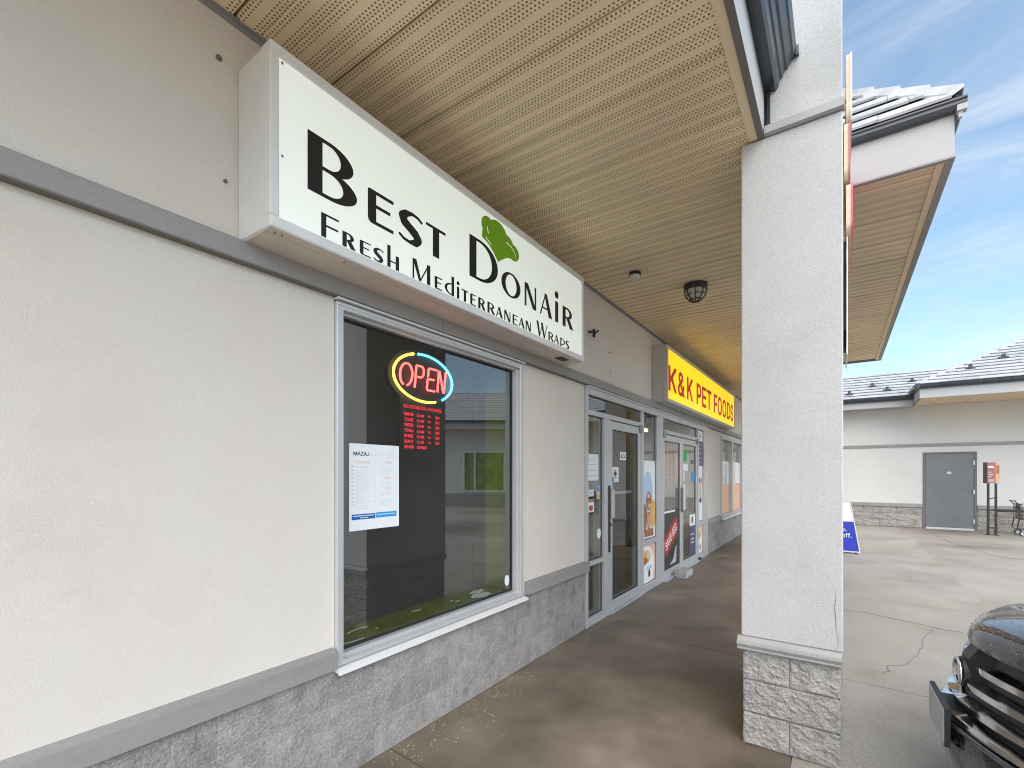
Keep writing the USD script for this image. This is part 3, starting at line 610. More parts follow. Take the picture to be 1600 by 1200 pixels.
# --- pillars
def pillar(y0, y1, seed, front=True):
    x0, x1 = 1.647, 2.135
    p = part(B, 'pillar', bx(x0, x1, y0, y1, .628, 3.486, .006), 'stucco_pillar', 'stucco pillar on a split-face block base' if front else None)
    part(p, 'upper_shaft', bx(1.786, 2.132, y0 + .03, y1 - .03, 3.486, 4.75, .005), 'stucco_pillar')
    part(p, 'cap', bx(1.765, 2.134, y0 + .01, y1 - .01, 4.752, 4.80, .004), 'trim_metal')
    fl = [(-.012, 3.487), (-.030, 3.492), (-.030, 3.530), (-.018, 3.536), (.03, 3.545), (.03, 3.487)]
    part(p, 'flashing', cat(prism_x([(y0 + a, z) for a, z in fl], 1.77, x1 + .006), bx(1.77, x1, y0 + .004, y0 + .029, 3.5455, 3.556)), 'trim_metal')
    part(p, 'side_flashing', bx(1.735, 1.7855, y0 + .040, y0 + .08, 3.557, 4.3), 'gutter')
    part(p, 'flashing_joint', bx(1.79, x1 + .004, y0 + .020, y0 + .0295, 3.5565, 3.566), 'fascia_trim')
    mo = [(.006, .627), (-.020, .606), (-.032, .604), (-.034, .588), (-.020, .566), (-.026, .560), (-.022, .554), (.006, .554)]
    part(p, 'base_trim', cat(prism_x([(y0 + a, z) for a, z in mo], x0 - .018, x1 - .006), prism_y([(x0 + a * .6, z) for a, z in mo], y0 + .006, y1), prism_y([(x1 - .006 - a * .15, z) for a, z in mo], y0 + .006, y1)), 'trim_metal')
    if front: part(p, 'hairline', ext(crack([(2.105, .64), (2.102, .75), (2.106, .86), (2.103, .96)], .0011, 77), .001, '-y', (0, y0 - .0003, 0)), 'crackfill', 'hairline crack low on the pillar')
    part(p, 'core', bx(x0 + .02, x1 - .022, y0 + .02, y1 - .02, 0, .56), 'mortar')
    bx0, bx1 = x0 + .008, x1 - .008; W_ = bx1 - bx0; g = .006
    k = seed
    for c in range(3):
        z0 = c * .188
        xs_ = [bx0, bx0 + W_ / 2, bx1] if c != 1 else [bx0, bx1]
        for a, b in zip(xs_[:-1], xs_[1:]):
            m = split_block(b - a - g, .188 - g, .014, k, nx=48 if c == 1 else 25, ny=20, amp=.016, edge=.003, freq=2.6); k += 1
            part(p, 'block', place(m, '-y', (a + g / 2, y0 + .006, z0 + g / 2)), 'block_pillar')
        ysd = [y0 + .008, y0 + .4, y0 + .8, y1 - .008] if c % 2 else [y0 + .008, y0 + .2, y0 + .6, y0 + 1.0, y1 - .008]
        for a, b in zip(ysd[:-1], ysd[1:]):
            m = split_block(b - a - g, .188 - g, .014, k, nx=10, ny=6, amp=.012, edge=.004); k += 1
            part(p, 'block', place(m, '+x', (bx1 - .0, a + g / 2, z0 + g / 2)), 'block_pillar')
            m2 = split_block(b - a - g, .188 - g, .014, k, nx=10, ny=6, amp=.012, edge=.004); k += 1
            vv = m2.vertices; m2 = trimesh.Trimesh(np.column_stack([bx0 - vv[:, 2], b - g / 2 - vv[:, 0], z0 + g / 2 + vv[:, 1]]), m2.faces, process=False)
            part(p, 'block', m2, 'block_pillar')
    return p
pillar(3.02, 4.17, 700)
pillar(9.75, 10.9, 800, False)  # unseen pillar, added; placed to block the sandwich board's reflection in the door glass

# ------------------------------------------------------------------ big sign over the window
def ell(cx, cz, rx, rz, n=48):
    t = np.linspace(0, 2 * np.pi, n, endpoint=False); return Polygon(np.column_stack([cx + rx * np.cos(t), cz + rz * np.sin(t)]))
def vstroke(pts, ws, sharp=False):
    pts = np.array(pts, float); ws = np.broadcast_to(ws, (len(pts),)); segs = []
    for a, b, wa, wb in zip(pts[:-1], pts[1:], ws[:-1], ws[1:]):
        segs.append(MultiPoint(list(Point(a).buffer(wa / 2, 6).exterior.coords) + list(Point(b).buffer(wb / 2, 6).exterior.coords)).convex_hull)
    return unary_union(segs)
def bar(p, q, wp, wq=None):
    """Bar with level ends from p to q; widths measured along x."""
    wq = wp if wq is None else wq
    return Polygon([(p[0] - wp / 2, p[1]), (p[0] + wp / 2, p[1]), (q[0] + wq / 2, q[1]), (q[0] - wq / 2, q[1])])
def bowl(x, z0, z1, a, t, s):
    b = (z1 - z0) / 2; c = (z0 + z1) / 2
    o = ell(x, c, a, b).intersection(sbox(x, z0 - 1, x + a + 1, z1 + 1)); i = ell(x, c, a - t, b - s).intersection(sbox(x - .0001, z0 - 1, x + a, z1 + 1))
    return o.difference(i)
def glyph(ch, w, h, t, s):
    if ch == 'B': return unary_union([sbox(0, 0, t, h), sbox(t * .5, h - s, w * .45, h), sbox(t * .5, 0, w * .45, s), bowl(w * .42, h * .46, h, w * .50, t * .95, s), bowl(w * .42, 0, h * .46 + s, w * .58, t * 1.05, s), sbox(t * .5, h * .46, w * .45, h * .46 + s)])
    if ch == 'D': return unary_union([sbox(0, 0, t, h), sbox(t * .5, 0, w * .36, s), sbox(t * .5, h - s, w * .36, h), bowl(w * .34, 0, h, w * .66, t * .95, s)])
    if ch == 'E':
        body = unary_union([sbox(0, 0, t, h), sbox(0, 0, w, s), sbox(0, h - s, w, h)]).buffer(0)
        body = body.difference(sbox(-1, -1, h * .16, h * .16)).union(ell(h * .16, h * .16, h * .16, h * .16).intersection(sbox(-1, -1, h * .16, h * .16))).difference(sbox(-1, h * .94, h * .06, 2 * h)).union(ell(h * .06, h * .94, h * .06, h * .06).intersection(sbox(-1, h * .94, h * .06, h)))
        return unary_union([body, sbox(t * .6, h * .5, w * .87, h * .5 + s)])
    if ch == 'F': return unary_union([sbox(0, 0, t, h), sbox(0, h - s, w, h), sbox(t * .6, h * .47, w * .95, h * .47 + s)])
    if ch == 'T': return unary_union([sbox(0, h - s, w, h), sbox(w * .5 - t / 2, 0, w * .5 + t / 2, h - s * .5)])
    if ch == 'O': return ell(w / 2, h / 2, w / 2, h / 2).difference(ell(w / 2, h / 2, w / 2 - t, h / 2 - s))
    if ch == 'N': return unary_union([bar((s * .75, 0), (s * .75, h), s * 1.5), bar((w - s * .75, 0), (w - s * .75, h), s * 1.2), bar((w - t * .62, 0), (t * .55, h), t * 1.15)])
    if ch == 'A': return unary_union([bar((s * .6, 0), (w * .46, h), s * 1.2, s), bar((w - t * .6, 0), (w * .46, h), t * 1.2, t * .9), sbox(w * .24, h * .30, w * .70, h * .30 + s * .9)])
    if ch == 'i': return unary_union([sbox(w / 2 - t / 2, 0, w / 2 + t / 2, h), ell(w / 2, h * 1.33, t * .62, t * .62)])
    if ch == 'R': return unary_union([sbox(0, 0, t, h), sbox(t * .5, h - s, w * .4, h), sbox(t * .5, h * .44, w * .4, h * .44 + s), bowl(w * .38, h * .44, h, w * .48, t * .85, s), bar((w - t * .62, 0), (w * .50, h * .46), t * 1.2, t * 1.1)])
    if ch == 'S':
        P = [(w * .97, h * .86), (w * .80, h * .94), (w * .55, h * .965), (w * .28, h * .88), (w * .15, h * .74), (w * .22, h * .60), (w * .45, h * .49), (w * .70, h * .37), (w * .82, h * .24), (w * .72, h * .10), (w * .45, h * .035), (w * .2, h * .06), (w * .03, h * .14)]
        return vstroke(P, [s, s, s * 1.1, t * .7, t, t, t * .95, t, t, t * .75, s * 1.1, s, s])
    if ch == 'h': return unary_union([sbox(0, 0, t, h * 1.55), sbox(w - t, 0, w, h), sbox(t * .5, h * .42, w - t * .5, h * .42 + s)])
    if ch == 'M': return unary_union([bar((s * .6, 0), (s * .6, h), s * 1.2), bar((w * .42, 0), (t * .55, h), t * .7, t * 1.1), bar((w * .42, 0), (w - t * .5, h), s, s * 1.1), sbox(w - t, 0, w, h)])
    if ch == 'd': return unary_union([sbox(w - t, 0, w, h * 1.6), affinity.scale(bowl(0, 0, h, w - t * .5, t * .9, s), -1, 1, origin=((w - t * .5) / 2, 0))])
    if ch == 'W': return unary_union([bar((w * .28, 0), (t * .5, h), t * .8, t), bar((w * .28, 0), (w * .55, h), s, s), bar((w * .72, 0), (w * .48, h), t * .8, t), bar((w * .72, 0), (w - s * .5, h), s, s)])
    if ch == 'p': return unary_union([sbox(0, -h * .42, t, h), bowl(t * .5, h * .13, h, w - t * .5, t * .9, s)])
SGX, SY0, SY1, SZ0, SZ1 = .256, .982, 3.772, 2.562, 3.300
sg = thing('shop_sign', 'long white lightbox sign reading Best Donair above the shop window', 'shop sign', (0, SY0, SZ0))
part(sg, 'cabinet', cat(bx(.003, SGX - .002, SY0, SY1, SZ0 + .004, SZ1, .004)), 'white_metal')
part(sg, 'bottom_panel', cat(bx(.036, SGX - .05, SY0 + .006, SY1 - .006, SZ0 - .004, SZ0 + .003), bx(SGX - .048, SGX - .001, SY0 + .006, SY1 - .006, SZ0 - .003, SZ0 + .003)), 'sign_under')
fw = .045
part(sg, 'frame', cat(bx(SGX - .06, SGX + .012, SY0 - .003, SY1 + .003, SZ1 - fw, SZ1 + .003, .005), bx(SGX - .06, SGX + .012, SY0 - .003, SY1 + .003, SZ0 - .002, SZ0 + fw, .005),
    bx(SGX - .06, SGX + .0115, SY0 - .003, SY0 + fw * .8, SZ0 + fw, SZ1 - fw, .005), bx(SGX - .06, SGX + .0115, SY1 - fw * .8, SY1 + .003, SZ0 + fw, SZ1 - fw, .005)), 'white_metal')
fc = part(sg, 'face', bx(SGX - .02, SGX + .004, SY0 + fw * .7, SY1 - fw * .7, SZ0 + fw * .9, SZ1 - fw * .9), 'sign_face')
for (y, z) in [(SY0 + .05, SZ1 - .06), (SY1 - .05, SZ1 - .06), (SY0 + .05, SZ0 + .3)]:
    part(sg, 'screw', cyl((SGX + .003, y, z), (SGX + .008, y, z), .005, 8), 'aluminium_dark')
for y in (1.02, 1.05, 1.35, 2.3, 3.2): part(sg, 'screw', cyl((SGX - .03, y, SZ0 - .008), (SGX - .03, y, SZ0 - .002), .005, 8), 'aluminium_dark')
part(sg, 'vent', bx(.13, .20, 3.48, 3.62, SZ0 - .008, SZ0 - .0045), 'gasket')
def letter(ch, y0, y1, z0, h, t, s, mat='ink', parent=fc, x=SGX + .0045):
    g = glyph(ch, y1 - y0, h, t, s).buffer(0).simplify(.0003)
    part(parent, 'letter', ext(g, .002, '+x', (x, y0, z0)), mat)
b1 = 2.786
T1, S1 = .058, .011
for ch, a, b, h, t, s in [('B', 1.143, 1.392, .254, .070, .016), ('E', 1.455, 1.612, .164, .048, .016), ('S', 1.650, 1.812, .166, .052, .015), ('T', 1.842, 1.996, .166, .048, .015),
                          ('D', 2.210, 2.500, .256, .066, .016), ('O', 2.541, 2.768, .168, .047, .012), ('N', 2.825, 2.980, .168, .038, .014), ('A', 3.033, 3.216, .170, .042, .013), ('i', 3.264, 3.314, .163, .046, .01), ('R', 3.389, 3.575, .163, .050, .015)]:
    letter(ch, a, b, b1, h, t, s)
b2 = 2.612
for ch, a, b, h, t, s in [('F', 1.207, 1.295, .104, .024, .008), ('R', 1.314, 1.385, .068, .022, .006), ('E', 1.409, 1.471, .066, .019, .005), ('S', 1.488, 1.548, .066, .019, .0055), ('h', 1.573, 1.648, .070, .020, .006),
                          ('M', 1.743, 1.873, .106, .024, .008), ('E', 1.909, 1.968, .068, .019, .006), ('d', 1.990, 2.068, .070, .020, .006), ('i', 2.094, 2.116, .068, .018, .006), ('T', 2.137, 2.197, .069, .018, .007), ('E', 2.217, 2.272, .068, .019, .006),
                          ('R', 2.295, 2.369, .069, .021, .006), ('R', 2.389, 2.470, .069, .021, .006), ('A', 2.480, 2.555, .069, .019, .006), ('N', 2.574, 2.645, .069, .018, .007), ('E', 2.672, 2.734, .067, .018, .006), ('A', 2.747, 2.823, .068, .019, .006), ('N', 2.840, 2.906, .068, .018, .007),
                          ('W', 2.985, 3.144, .108, .026, .008), ('R', 3.161, 3.243, .068, .020, .006), ('A', 3.249, 3.329, .068, .018, .006), ('p', 3.349, 3.426, .066, .018, .006), ('S', 3.440, 3.503, .066, .018, .0055)]:
    letter(ch, a, b, b2, h, t, s)
hat = unary_union([ell(2.395, 3.165, .068, .062), ell(2.50, 3.165, .105, .078), ell(2.68, 3.105, .07, .055), ell(2.61, 3.135, .07, .06), Polygon([(2.338, 3.13), (2.332, 3.075), (2.40, 3.055), (2.455, 3.02), (2.505, 2.975), (2.522, 2.99), (2.60, 3.04), (2.66, 3.055), (2.66, 3.14), (2.45, 3.18)])]).buffer(.003).buffer(-.003)
for (p, q, w) in [((2.385, 3.158), (2.398, 3.125), .010), ((2.372, 3.085), (2.43, 3.062), .008)]:
    hat = hat.difference(LineString([p, q]).buffer(w / 2))
hat = hat.difference(LineString([(2.60, 3.145), (2.655, 3.135), (2.69, 3.115), (2.71, 3.09)]).buffer(.004))
part(fc, 'chef_hat', ext(hat.simplify(.0005), .002, '+x', (SGX + .0045, 0, 0)), 'hat_green', 'green chef hat emblem on the sign')

# ------------------------------------------------------------------ pet shop sign
KX, KY0, KY1, KZ0, KZ1 = .205, 6.40, 11.38, 2.560, 3.318
kg = thing('shop_sign', 'yellow lightbox sign reading K&K Pet Foods farther along the wall', 'shop sign', (0, KY0, KZ0))
part(kg, 'cabinet', cat(bx(.003, KX - .045, KY0, KY1, KZ0, KZ1, .004), bx(KX - .042, KX - .01, KY0 - .002, KY1 + .002, KZ0 - .002, KZ1 + .002, .004)), 'sign_grey')
part(kg, 'frame', cat(bx(KX - .05, KX + .012, KY0 - .004, KY1 + .004, KZ1 - .04, KZ1 + .004, .005), bx(KX - .05, KX + .012, KY0 - .004, KY1 + .004, KZ0 - .004, KZ0 + .04, .005), bx(KX - .05, KX + .011, KY0 - .004, KY0 + .04, KZ0 + .04, KZ1 - .04, .005), bx(KX - .05, KX + .011, KY1 - .04, KY1 + .004, KZ0 + .04, KZ1 - .04, .005)), 'sign_grey')
kf = part(kg, 'face', bx(KX - .03, KX - .004, KY0 + .03, KY1 - .03, KZ0 + .03, KZ1 - .03), 'sign_yellow')
# letters one by one; widths in proportion
KT = [('K', 6.49, 6.87), ('&', 6.95, 7.30), ('K', 7.44, 7.78), ('P', 8.03, 8.33), ('E', 8.40, 8.69), ('T', 8.74, 9.10), ('F', 9.32, 9.59), ('O', 9.65, 10.02), ('O', 10.09, 10.46), ('D', 10.55, 10.89), ('S', 10.93, 11.22)]
for ch, a, b in KT:
    if ch != ' ':
        m = txt(ch, .33, '+x', (KX - .0038, a, KZ0 + .165), width=b - a, bold=True, depth=.003)
        part(kf, 'letter', m, 'red_letter')
# fixture plug beyond the sign
part(B, 'wall_plug', bx(0, .05, 11.75, 11.83, 3.06, 3.12), 'black_metal')

# ------------------------------------------------------------------ soffit lamps
lb = thing('caged_lamp', 'round black caged bulkhead lamp on the soffit near the pillar', 'ceiling lamp', (.915, 5.0, ZS))
cx, cy = .915, 5.0
prof = [(.0, 0), (.115, 0), (.115, .03), (.105, .055), (.0, .055)]
def lathe_down(prof, n=24, c=(cx, cy), z=ZS - .002):
    m = trimesh.creation.revolve([(r, -h) for r, h in prof], sections=n); m.apply_translation((c[0], c[1], z)); m.fix_normals(); return m
part(lb, 'base', lathe_down(prof), 'black_metal', smooth=40)
part(lb, 'lens', lathe_down([(0, .055), (.092, .055), (.090, .09), (.075, .13), (.045, .155), (0, .162)]), 'lamp_glass', smooth=50)
cg = []
for k in range(4):
    a = k * math.pi / 4 + .2; pts = []
    for t in np.linspace(0, math.pi, 15): pts.append((cx + math.cos(a) * .108 * math.cos(t), cy + math.sin(a) * .108 * math.cos(t), ZS - .05 - .128 * math.sin(t)))
    cg.append(tube(pts, .005, 6))
for z_, r_ in ((.11, .098), (.155, .062)):
    cg.append(tube([(cx + r_ * math.cos(t), cy + r_ * math.sin(t), ZS - z_) for t in np.linspace(0, 2 * math.pi, 24, endpoint=False)], .005, 6, closed=True))
part(lb, 'cage', cat(cg), 'black_metal')
ls = thing('dome_lamp', 'small soffit lamp with dark collar and pale lens', 'ceiling lamp', (.51, 4.37, ZS))
part(ls, 'base', lathe_down([(0, 0), (.055, 0), (.055, .028), (0, .028)], 18, (.51, 4.37)), 'black_metal', smooth=40)
part(ls, 'lens', lathe_down([(0, .028), (.050, .028), (.047, .05), (.035, .062), (0, .066)], 18, (.51, 4.37)), 'steel_pale', smooth=50)

# ------------------------------------------------------------------ neon sign in the window
NX = -.10
ns = thing('neon_sign', 'lit neon open sign with a red business hours board in the shop window', 'neon sign', (NX, 2.18, 1.70))
bd = unary_union([ell(2.184, 2.19, .285, .172), sbox(1.995, 1.700, 2.372, 2.10)]).buffer(.01)
part(ns, 'backing_board', ext(bd, .03, '+x', (NX - .04, 0, 0)), 'black_board')
XT = NX + .004
def arc(c, rx, rz, a0, a1, n=40):
    return [(XT, c[0] + rx * math.cos(math.radians(a)), c[1] + rz * math.sin(math.radians(a))) for a in np.linspace(a0, a1, n)]
ec = (2.184, 2.190)
part(ns, 'neon_tube', tube(arc(ec, .262, .152, 103, -52), .0085), 'neon_blue', 'blue neon arc over the word')
part(ns, 'neon_tube', tube(arc(ec, .262, .152, 112, 292), .0085), 'neon_yellow', 'yellow neon arc round the left of the word')
zb, zt = 2.118, 2.262
def ntube(pts): return tube([(XT + .006, p[0], p[1]) for p in pts], .007, 8)
def sl(y, z): return (y + (z - zb) * .10, z)
O_ = [sl(2.012 + .050 * math.cos(math.radians(a)), 2.190 + .070 * math.sin(math.radians(a))) for a in np.linspace(-75, 250, 36)]
part(ns, 'letter', ntube(O_), 'neon_red')
P_ = [sl(2.090, zb)] + [sl(2.090, zt - .006)] + [sl(2.095, zt)] + [sl(2.130 + .030 * math.sin(t), 2.226 + .036 * math.cos(t)) for t in np.linspace(0, math.pi, 12)] + [sl(2.108, 2.190)]
part(ns, 'letter', ntube(P_), 'neon_red')
part(ns, 'letter', cat(ntube([sl(2.275, zt), sl(2.205, zt), sl(2.200, zt - .006), sl(2.198, 2.205)]), ntube([sl(2.255, 2.192), sl(2.200, 2.192), sl(2.196, 2.186), sl(2.196, zb + .008), sl(2.203, zb), sl(2.268, zb)])), 'neon_red')
part(ns, 'letter', ntube([sl(2.295, zb), sl(2.295, zt), sl(2.300, zt), sl(2.352, zb), sl(2.357, zb), sl(2.360, zt)]), 'neon_red')
hb = part(ns, 'hours_board', ext(sbox(2.0, 1.706, 2.368, 2.026), .004, '+x', (NX - .008, 0, 0)), 'black_board')
part(hb, 'hours_text', txt('BUSINESS HOURS', .021, '+x', (NX - .0035, 2.012, 1.985), width=.335), 'neon_red_dim')
for i, (dname, z) in enumerate(zip(['MON', 'TUE', 'WED', 'THU', 'FRI', 'SAT', 'SUN'], np.linspace(1.938, 1.732, 7))):
    part(hb, 'hours_text', txt(dname, .0185, '+x', (NX - .0035, 2.016, z), width=.075, bold=True), 'neon_red_dim')
    if i < 6:
        part(hb, 'hours_text', txt('11:00', .0165, '+x', (NX - .0035, 2.122, z), width=.062, bold=True), 'neon_red_dim')
        part(hb, 'hours_text', txt('TO', .0125, '+x', (NX - .0035, 2.216, z + .002), width=.028), 'neon_red_dim')
        part(hb, 'hours_text', txt('10', .0185, '+x', (NX - .0035, 2.288, z), width=.038, bold=True), 'neon_red_dim')
    else:
        part(hb, 'hours_text', txt('CLOSED', .0165, '+x', (NX - .0035, 2.122, z), width=.085, bold=True), 'neon_red_dim')
part(ns, 'bracket', cat(tube([(NX - .02, 2.02, 1.72), (NX - .02, 2.0, 2.0)], .004, 6)), 'gasket')

# ------------------------------------------------------------------ papers on the glass
GX = -.0535
mp = thing('menu_poster', 'white printed menu sheet taped low in the left of the shop window', 'menu poster', (GX, 1.578, 1.258))
sh = part(mp, 'sheet', bx(GX - .0015, GX, 1.578, 1.928, 1.258, 1.737), 'white_paper')
X0 = GX + .0002
part(sh, 'print', txt('MAZAJ', .020, '+x', (X0, 1.605, 1.672), width=.105, bold=True, depth=.0006), 'ink')
part(sh, 'print', cat(bx(X0, X0 + .0006, 1.722, 1.80, 1.677, 1.680), *[bx(X0, X0 + .0006, 1.835, 1.895 - .01 * (i % 2), 1.690 - .011 * i, 1.692 - .011 * i) for i in range(3)]), 'paper_rule')
for s_, y_, z_, w_ in [('Pita Wraps', 1.625, 1.628, .090), ('Plates', 1.822, 1.630, .050), ('Salad', 1.815, 1.540, .048), ('Sides', 1.822, 1.480, .040)]:
    part(sh, 'print', txt(s_, .017, '+x', (X0, y_, z_), width=w_, depth=.0006), 'ink_pink')
r_ = np.random.default_rng(5)
ln = []; z = 1.612
while z > 1.375:
    ln.append(bx(X0, X0 + .0005, 1.606, 1.606 + r_.uniform(.08, .125), z, z + .0022)); ln.append(bx(X0, X0 + .0005, 1.742, 1.752, z, z + .0022)); z -= r_.choice([.0095, .0095, .014])
for z0, n in ((1.612, 5), (1.525, 3), (1.466, 3), (1.42, 4)):
    for i in range(n): ln.append(bx(X0, X0 + .0005, 1.785, 1.785 + r_.uniform(.07, .11), z0 - .0105 * i, z0 - .0105 * i + .0022))
part(sh, 'print', cat(ln), 'paper_rule')
part(sh, 'print', cat([bx(X0, X0 + .0005, 1.594, 1.599, 1.610 - .0215 * i, 1.615 - .0215 * i) for i in range(11)]), 'ink')
part(sh, 'banner', bx(X0, X0 + .0005, 1.594, 1.752, 1.318, 1.348), 'blue_dark'); part(sh, 'banner', bx(X0, X0 + .0005, 1.758, 1.908, 1.320, 1.350), 'blue_light')
part(sh, 'print', cat(bx(X0 + .0004, X0 + .001, 1.602, 1.742, 1.336, 1.340), bx(X0 + .0004, X0 + .001, 1.650, 1.70, 1.325, 1.329), bx(X0 + .0004, X0 + .001, 1.768, 1.895, 1.335, 1.339)), 'aframe_white')
st = thing('round_sticker', 'round white sticker in the lower right corner of the shop window glass', 'sticker', (GX, 3.05, .72))
part(st, 'disc', ext(ell(3.046, .722, .030, .042).union(ell(3.035, .752, .012, .012)), .001, '+x', (GX - .001, 0, 0)), 'white_paper')
# stickers and notices by the first door
DX = -.0145
def sheet(name, label, cat_, y0, y1, z0, z1, x, mat, prints=(), group=None):
    t = thing(name, label, cat_, (x, y0, z0), group=group)
    s = part(t, 'sheet', bx(x, x + .001, y0, y1, z0, z1), mat)
    for f, m in prints: part(s, 'print', f, m)
    return t
def rules(x, y0, y1, z0, z1, n, seed=0):
    r = np.random.default_rng(seed); zs = np.linspace(z1, z0, n)
    return cat([bx(x + .0008, x + .0013, y0 + (y1 - y0) * r.uniform(0, .15), y1 - (y1 - y0) * r.uniform(0, .25), z, z + .006) for z in zs])
sheet('paper_notice', 'white paper notice taped high on the sidelight left of the door', 'notice', 4.385, 4.685, 1.50, 1.78, DX, 'white_paper', [(rules(DX, 4.41, 4.66, 1.55, 1.72, 4, 1), 'paper_grey')])
sheet('paper_notice', 'small white notice above the red card on the sidelight', 'notice', 4.43, 4.57, 1.335, 1.405, DX, 'white_paper', [(rules(DX, 4.44, 4.56, 1.345, 1.39, 4, 2), 'paper_grey')])
sheet('red_card', 'white card with red writing on the door sidelight', 'card', 4.425, 4.575, 1.17, 1.30, DX, 'white_paper', [(bx(DX + .0008, DX + .0013, 4.425, 4.575, 1.275, 1.295), 'ink_red'), (blob(4.50, 1.215, .055, .03, 3) and ext(blob(4.50, 1.215, .055, .03, 3), .0005, '+x', (DX + .0008, 0, 0)), 'ink_red')])
sheet('card_stickers', 'small card stickers on the right edge of the sidelight', 'sticker', 4.64, 4.72, 1.30, 1.44, DX, 'paper_rule', [(bx(DX + .0008, DX + .0013, 4.645, 4.715, 1.38, 1.43), 'blue_light'), (bx(DX + .0008, DX + .0013, 4.645, 4.715, 1.305, 1.345), 'poster_orange')])
so = thing('oval_sticker', 'oval white sticker low on the sidelight beside the door', 'sticker', (DX, 4.63, .90)); part(so, 'disc', ext(ell(4.70, .925, .05, .055), .001, '+x', (DX, 0, 0)), 'white_paper')
EX = -.0105
sheet('door_number', 'white door number plate reading 404 on the glass door', 'door number', 5.285, 5.475, 1.735, 1.832, EX, 'aframe_white', [(txt('404', .066, '+x', (EX + .0008, 5.305, 1.751), width=.15, bold=True, depth=.0006), 'ink')])
sheet('photo_notice', 'white notice with a dark photograph on the glass door', 'notice', 5.045, 5.24, 1.475, 1.65, EX, 'white_paper', [(ext(blob(5.14, 1.57, .055, .045, 9), .0005, '+x', (EX + .0008, 0, 0)), 'paper_grey'), (ext(blob(5.14, 1.575, .035, .025, 10), .0005, '+x', (EX + .0012, 0, 0)), 'ink'), (rules(EX, 5.06, 5.22, 1.49, 1.515, 2, 3), 'paper_grey')])
sheet('blue_sticker', 'pale blue sticker above the pull plate of the glass door', 'sticker', 5.03, 5.09, 1.40, 1.54, EX, 'blue_light')

# pet shop posters on the glass
PX = -.0145
def poster(label, y0, y1, z0, z1, base, shapes, name='window_poster', cat_='poster', x=PX):
    t = thing(name, label, cat_, (x, y0, z0)); s = part(t, 'sheet', bx(x, x + .001, y0, y1, z0, z1), base)
    clip = sbox(y0, z0, y1, z1)
    for i, (g, m) in enumerate(shapes):
        g = g.intersection(clip)
        if g.area > 1e-6: part(s, 'print', ext(g, .0005, '+x', (x + .0009 + .0005 * i, 0, 0)), m)
    return t
y0, y1 = 6.05, 6.575
poster('tall white poster of an animal in a blue towel left of the double doors', y0, y1, .70, 1.75, 'aframe_white', [
    (ell(6.27, 1.33, .20, .27), 'poster_sky'), (ell(6.30, 1.27, .155, .19), 'poster_sky'), (ell(6.47, 1.02, .14, .20), 'poster_orange'), (ell(6.10, .98, .15, .20), 'poster_brown'), (ell(6.31, 1.20, .11, .13), 'poster_brown'),
    (ell(6.30, 1.27, .05, .03), 'poster_pink'), (ell(6.34, 1.14, .045, .03), 'letter_cream'), (unary_union([sbox(6.26, .80, 6.36, 1.05), sbox(6.14, .72, 6.5, .82)]), 'poster_brown'), (sbox(6.29, .84, 6.33, 1.02), 'poster_pink'), (ell(6.50, 1.03, .04, .035), 'poster_pink')])
poster('low poster of a white bowl of brown kibble under the towel poster', y0, y1, .10, .615, 'poster_pink', [(ell(6.20, .30, .34, .30), 'aframe_white'), (ell(6.20, .45, .20, .09), 'poster_orange'), (ell(6.14, .40, .13, .05), 'poster_brown'), (ell(6.30, .47, .08, .06), 'letter_cream'), (Polygon([(6.30, .16), (6.37, .18), (6.36, .25), (6.33, .28), (6.29, .23)]), 'ink'), (ell(6.28, .29, .018, .02), 'ink'), (ell(6.38, .30, .018, .02), 'blue_light')])
y0, y1 = 8.96, 9.37
poster('narrow white poster of a dog right of the double doors', y0, y1, .70, 2.37, 'aframe_white', [(sbox(y0, 1.72, y1, 2.18), 'poster_navy'), (rules(0, 9.0, 9.3, 1.78, 2.12, 6, 8) and unary_union([sbox(9.0, z, 9.3, z + .012) for z in (1.78, 1.86, 1.95, 2.03, 2.11)]), 'paper_rule'), (ell(9.20, 1.30, .10, .16), 'poster_pink'), (ell(9.13, 1.45, .045, .06), 'poster_brown'), (ell(9.27, 1.45, .045, .06), 'poster_brown'), (ell(9.20, 1.13, .035, .08), 'poster_brown'), (ell(9.20, 1.08, .09, .05), 'ink'), (ell(8.99, .80, .08, .10), 'poster_sky'), (unary_union([sbox(9.12, 2.26, 9.2, 2.275), sbox(9.15, 2.24, 9.165, 2.31), sbox(9.22, 2.24, 9.235, 2.31)]), 'ink_red')])
poster('low poster of a white bowl of brown kibble under the dog poster', y0, y1, .10, .615, 'poster_pink', [(ell(9.08, .30, .26, .28), 'aframe_white'), (ell(9.08, .46, .15, .09), 'poster_orange'), (ell(9.04, .42, .1, .05), 'poster_brown'), (Polygon([(9.16, .16), (9.22, .18), (9.21, .25), (9.18, .28), (9.15, .23)]), 'ink')])
PD = -.0105
poster('black door poster with slanted red and white save banner', 6.945, 7.775, .14, 1.02, 'poster_black', [(affinity.rotate(sbox(6.98, .475, 7.66, .50), 27, origin=(7.36, .62)), 'ink_red'), (affinity.rotate(sbox(6.96, .53, 7.72, .74), 27, origin=(7.36, .62)), 'ink_red'), (affinity.rotate(sbox(7.04, .77, 7.62, .79), 27, origin=(7.36, .62)), 'ink_red'),
    (sbox(6.98, .98, 7.55, 1.01), 'aframe_white'), (Polygon([(7.25, .18), (7.6, .18), (7.62, .44), (7.56, .42), (7.45, .25)]), 'paper_grey')], x=PD)
tt = affinity
m = txt('SAVE BIG', .13, '+x', (0, 0, 0), width=.62, bold=True, depth=.0006)
ang = math.radians(27); v = m.vertices - [0, .35, .08]
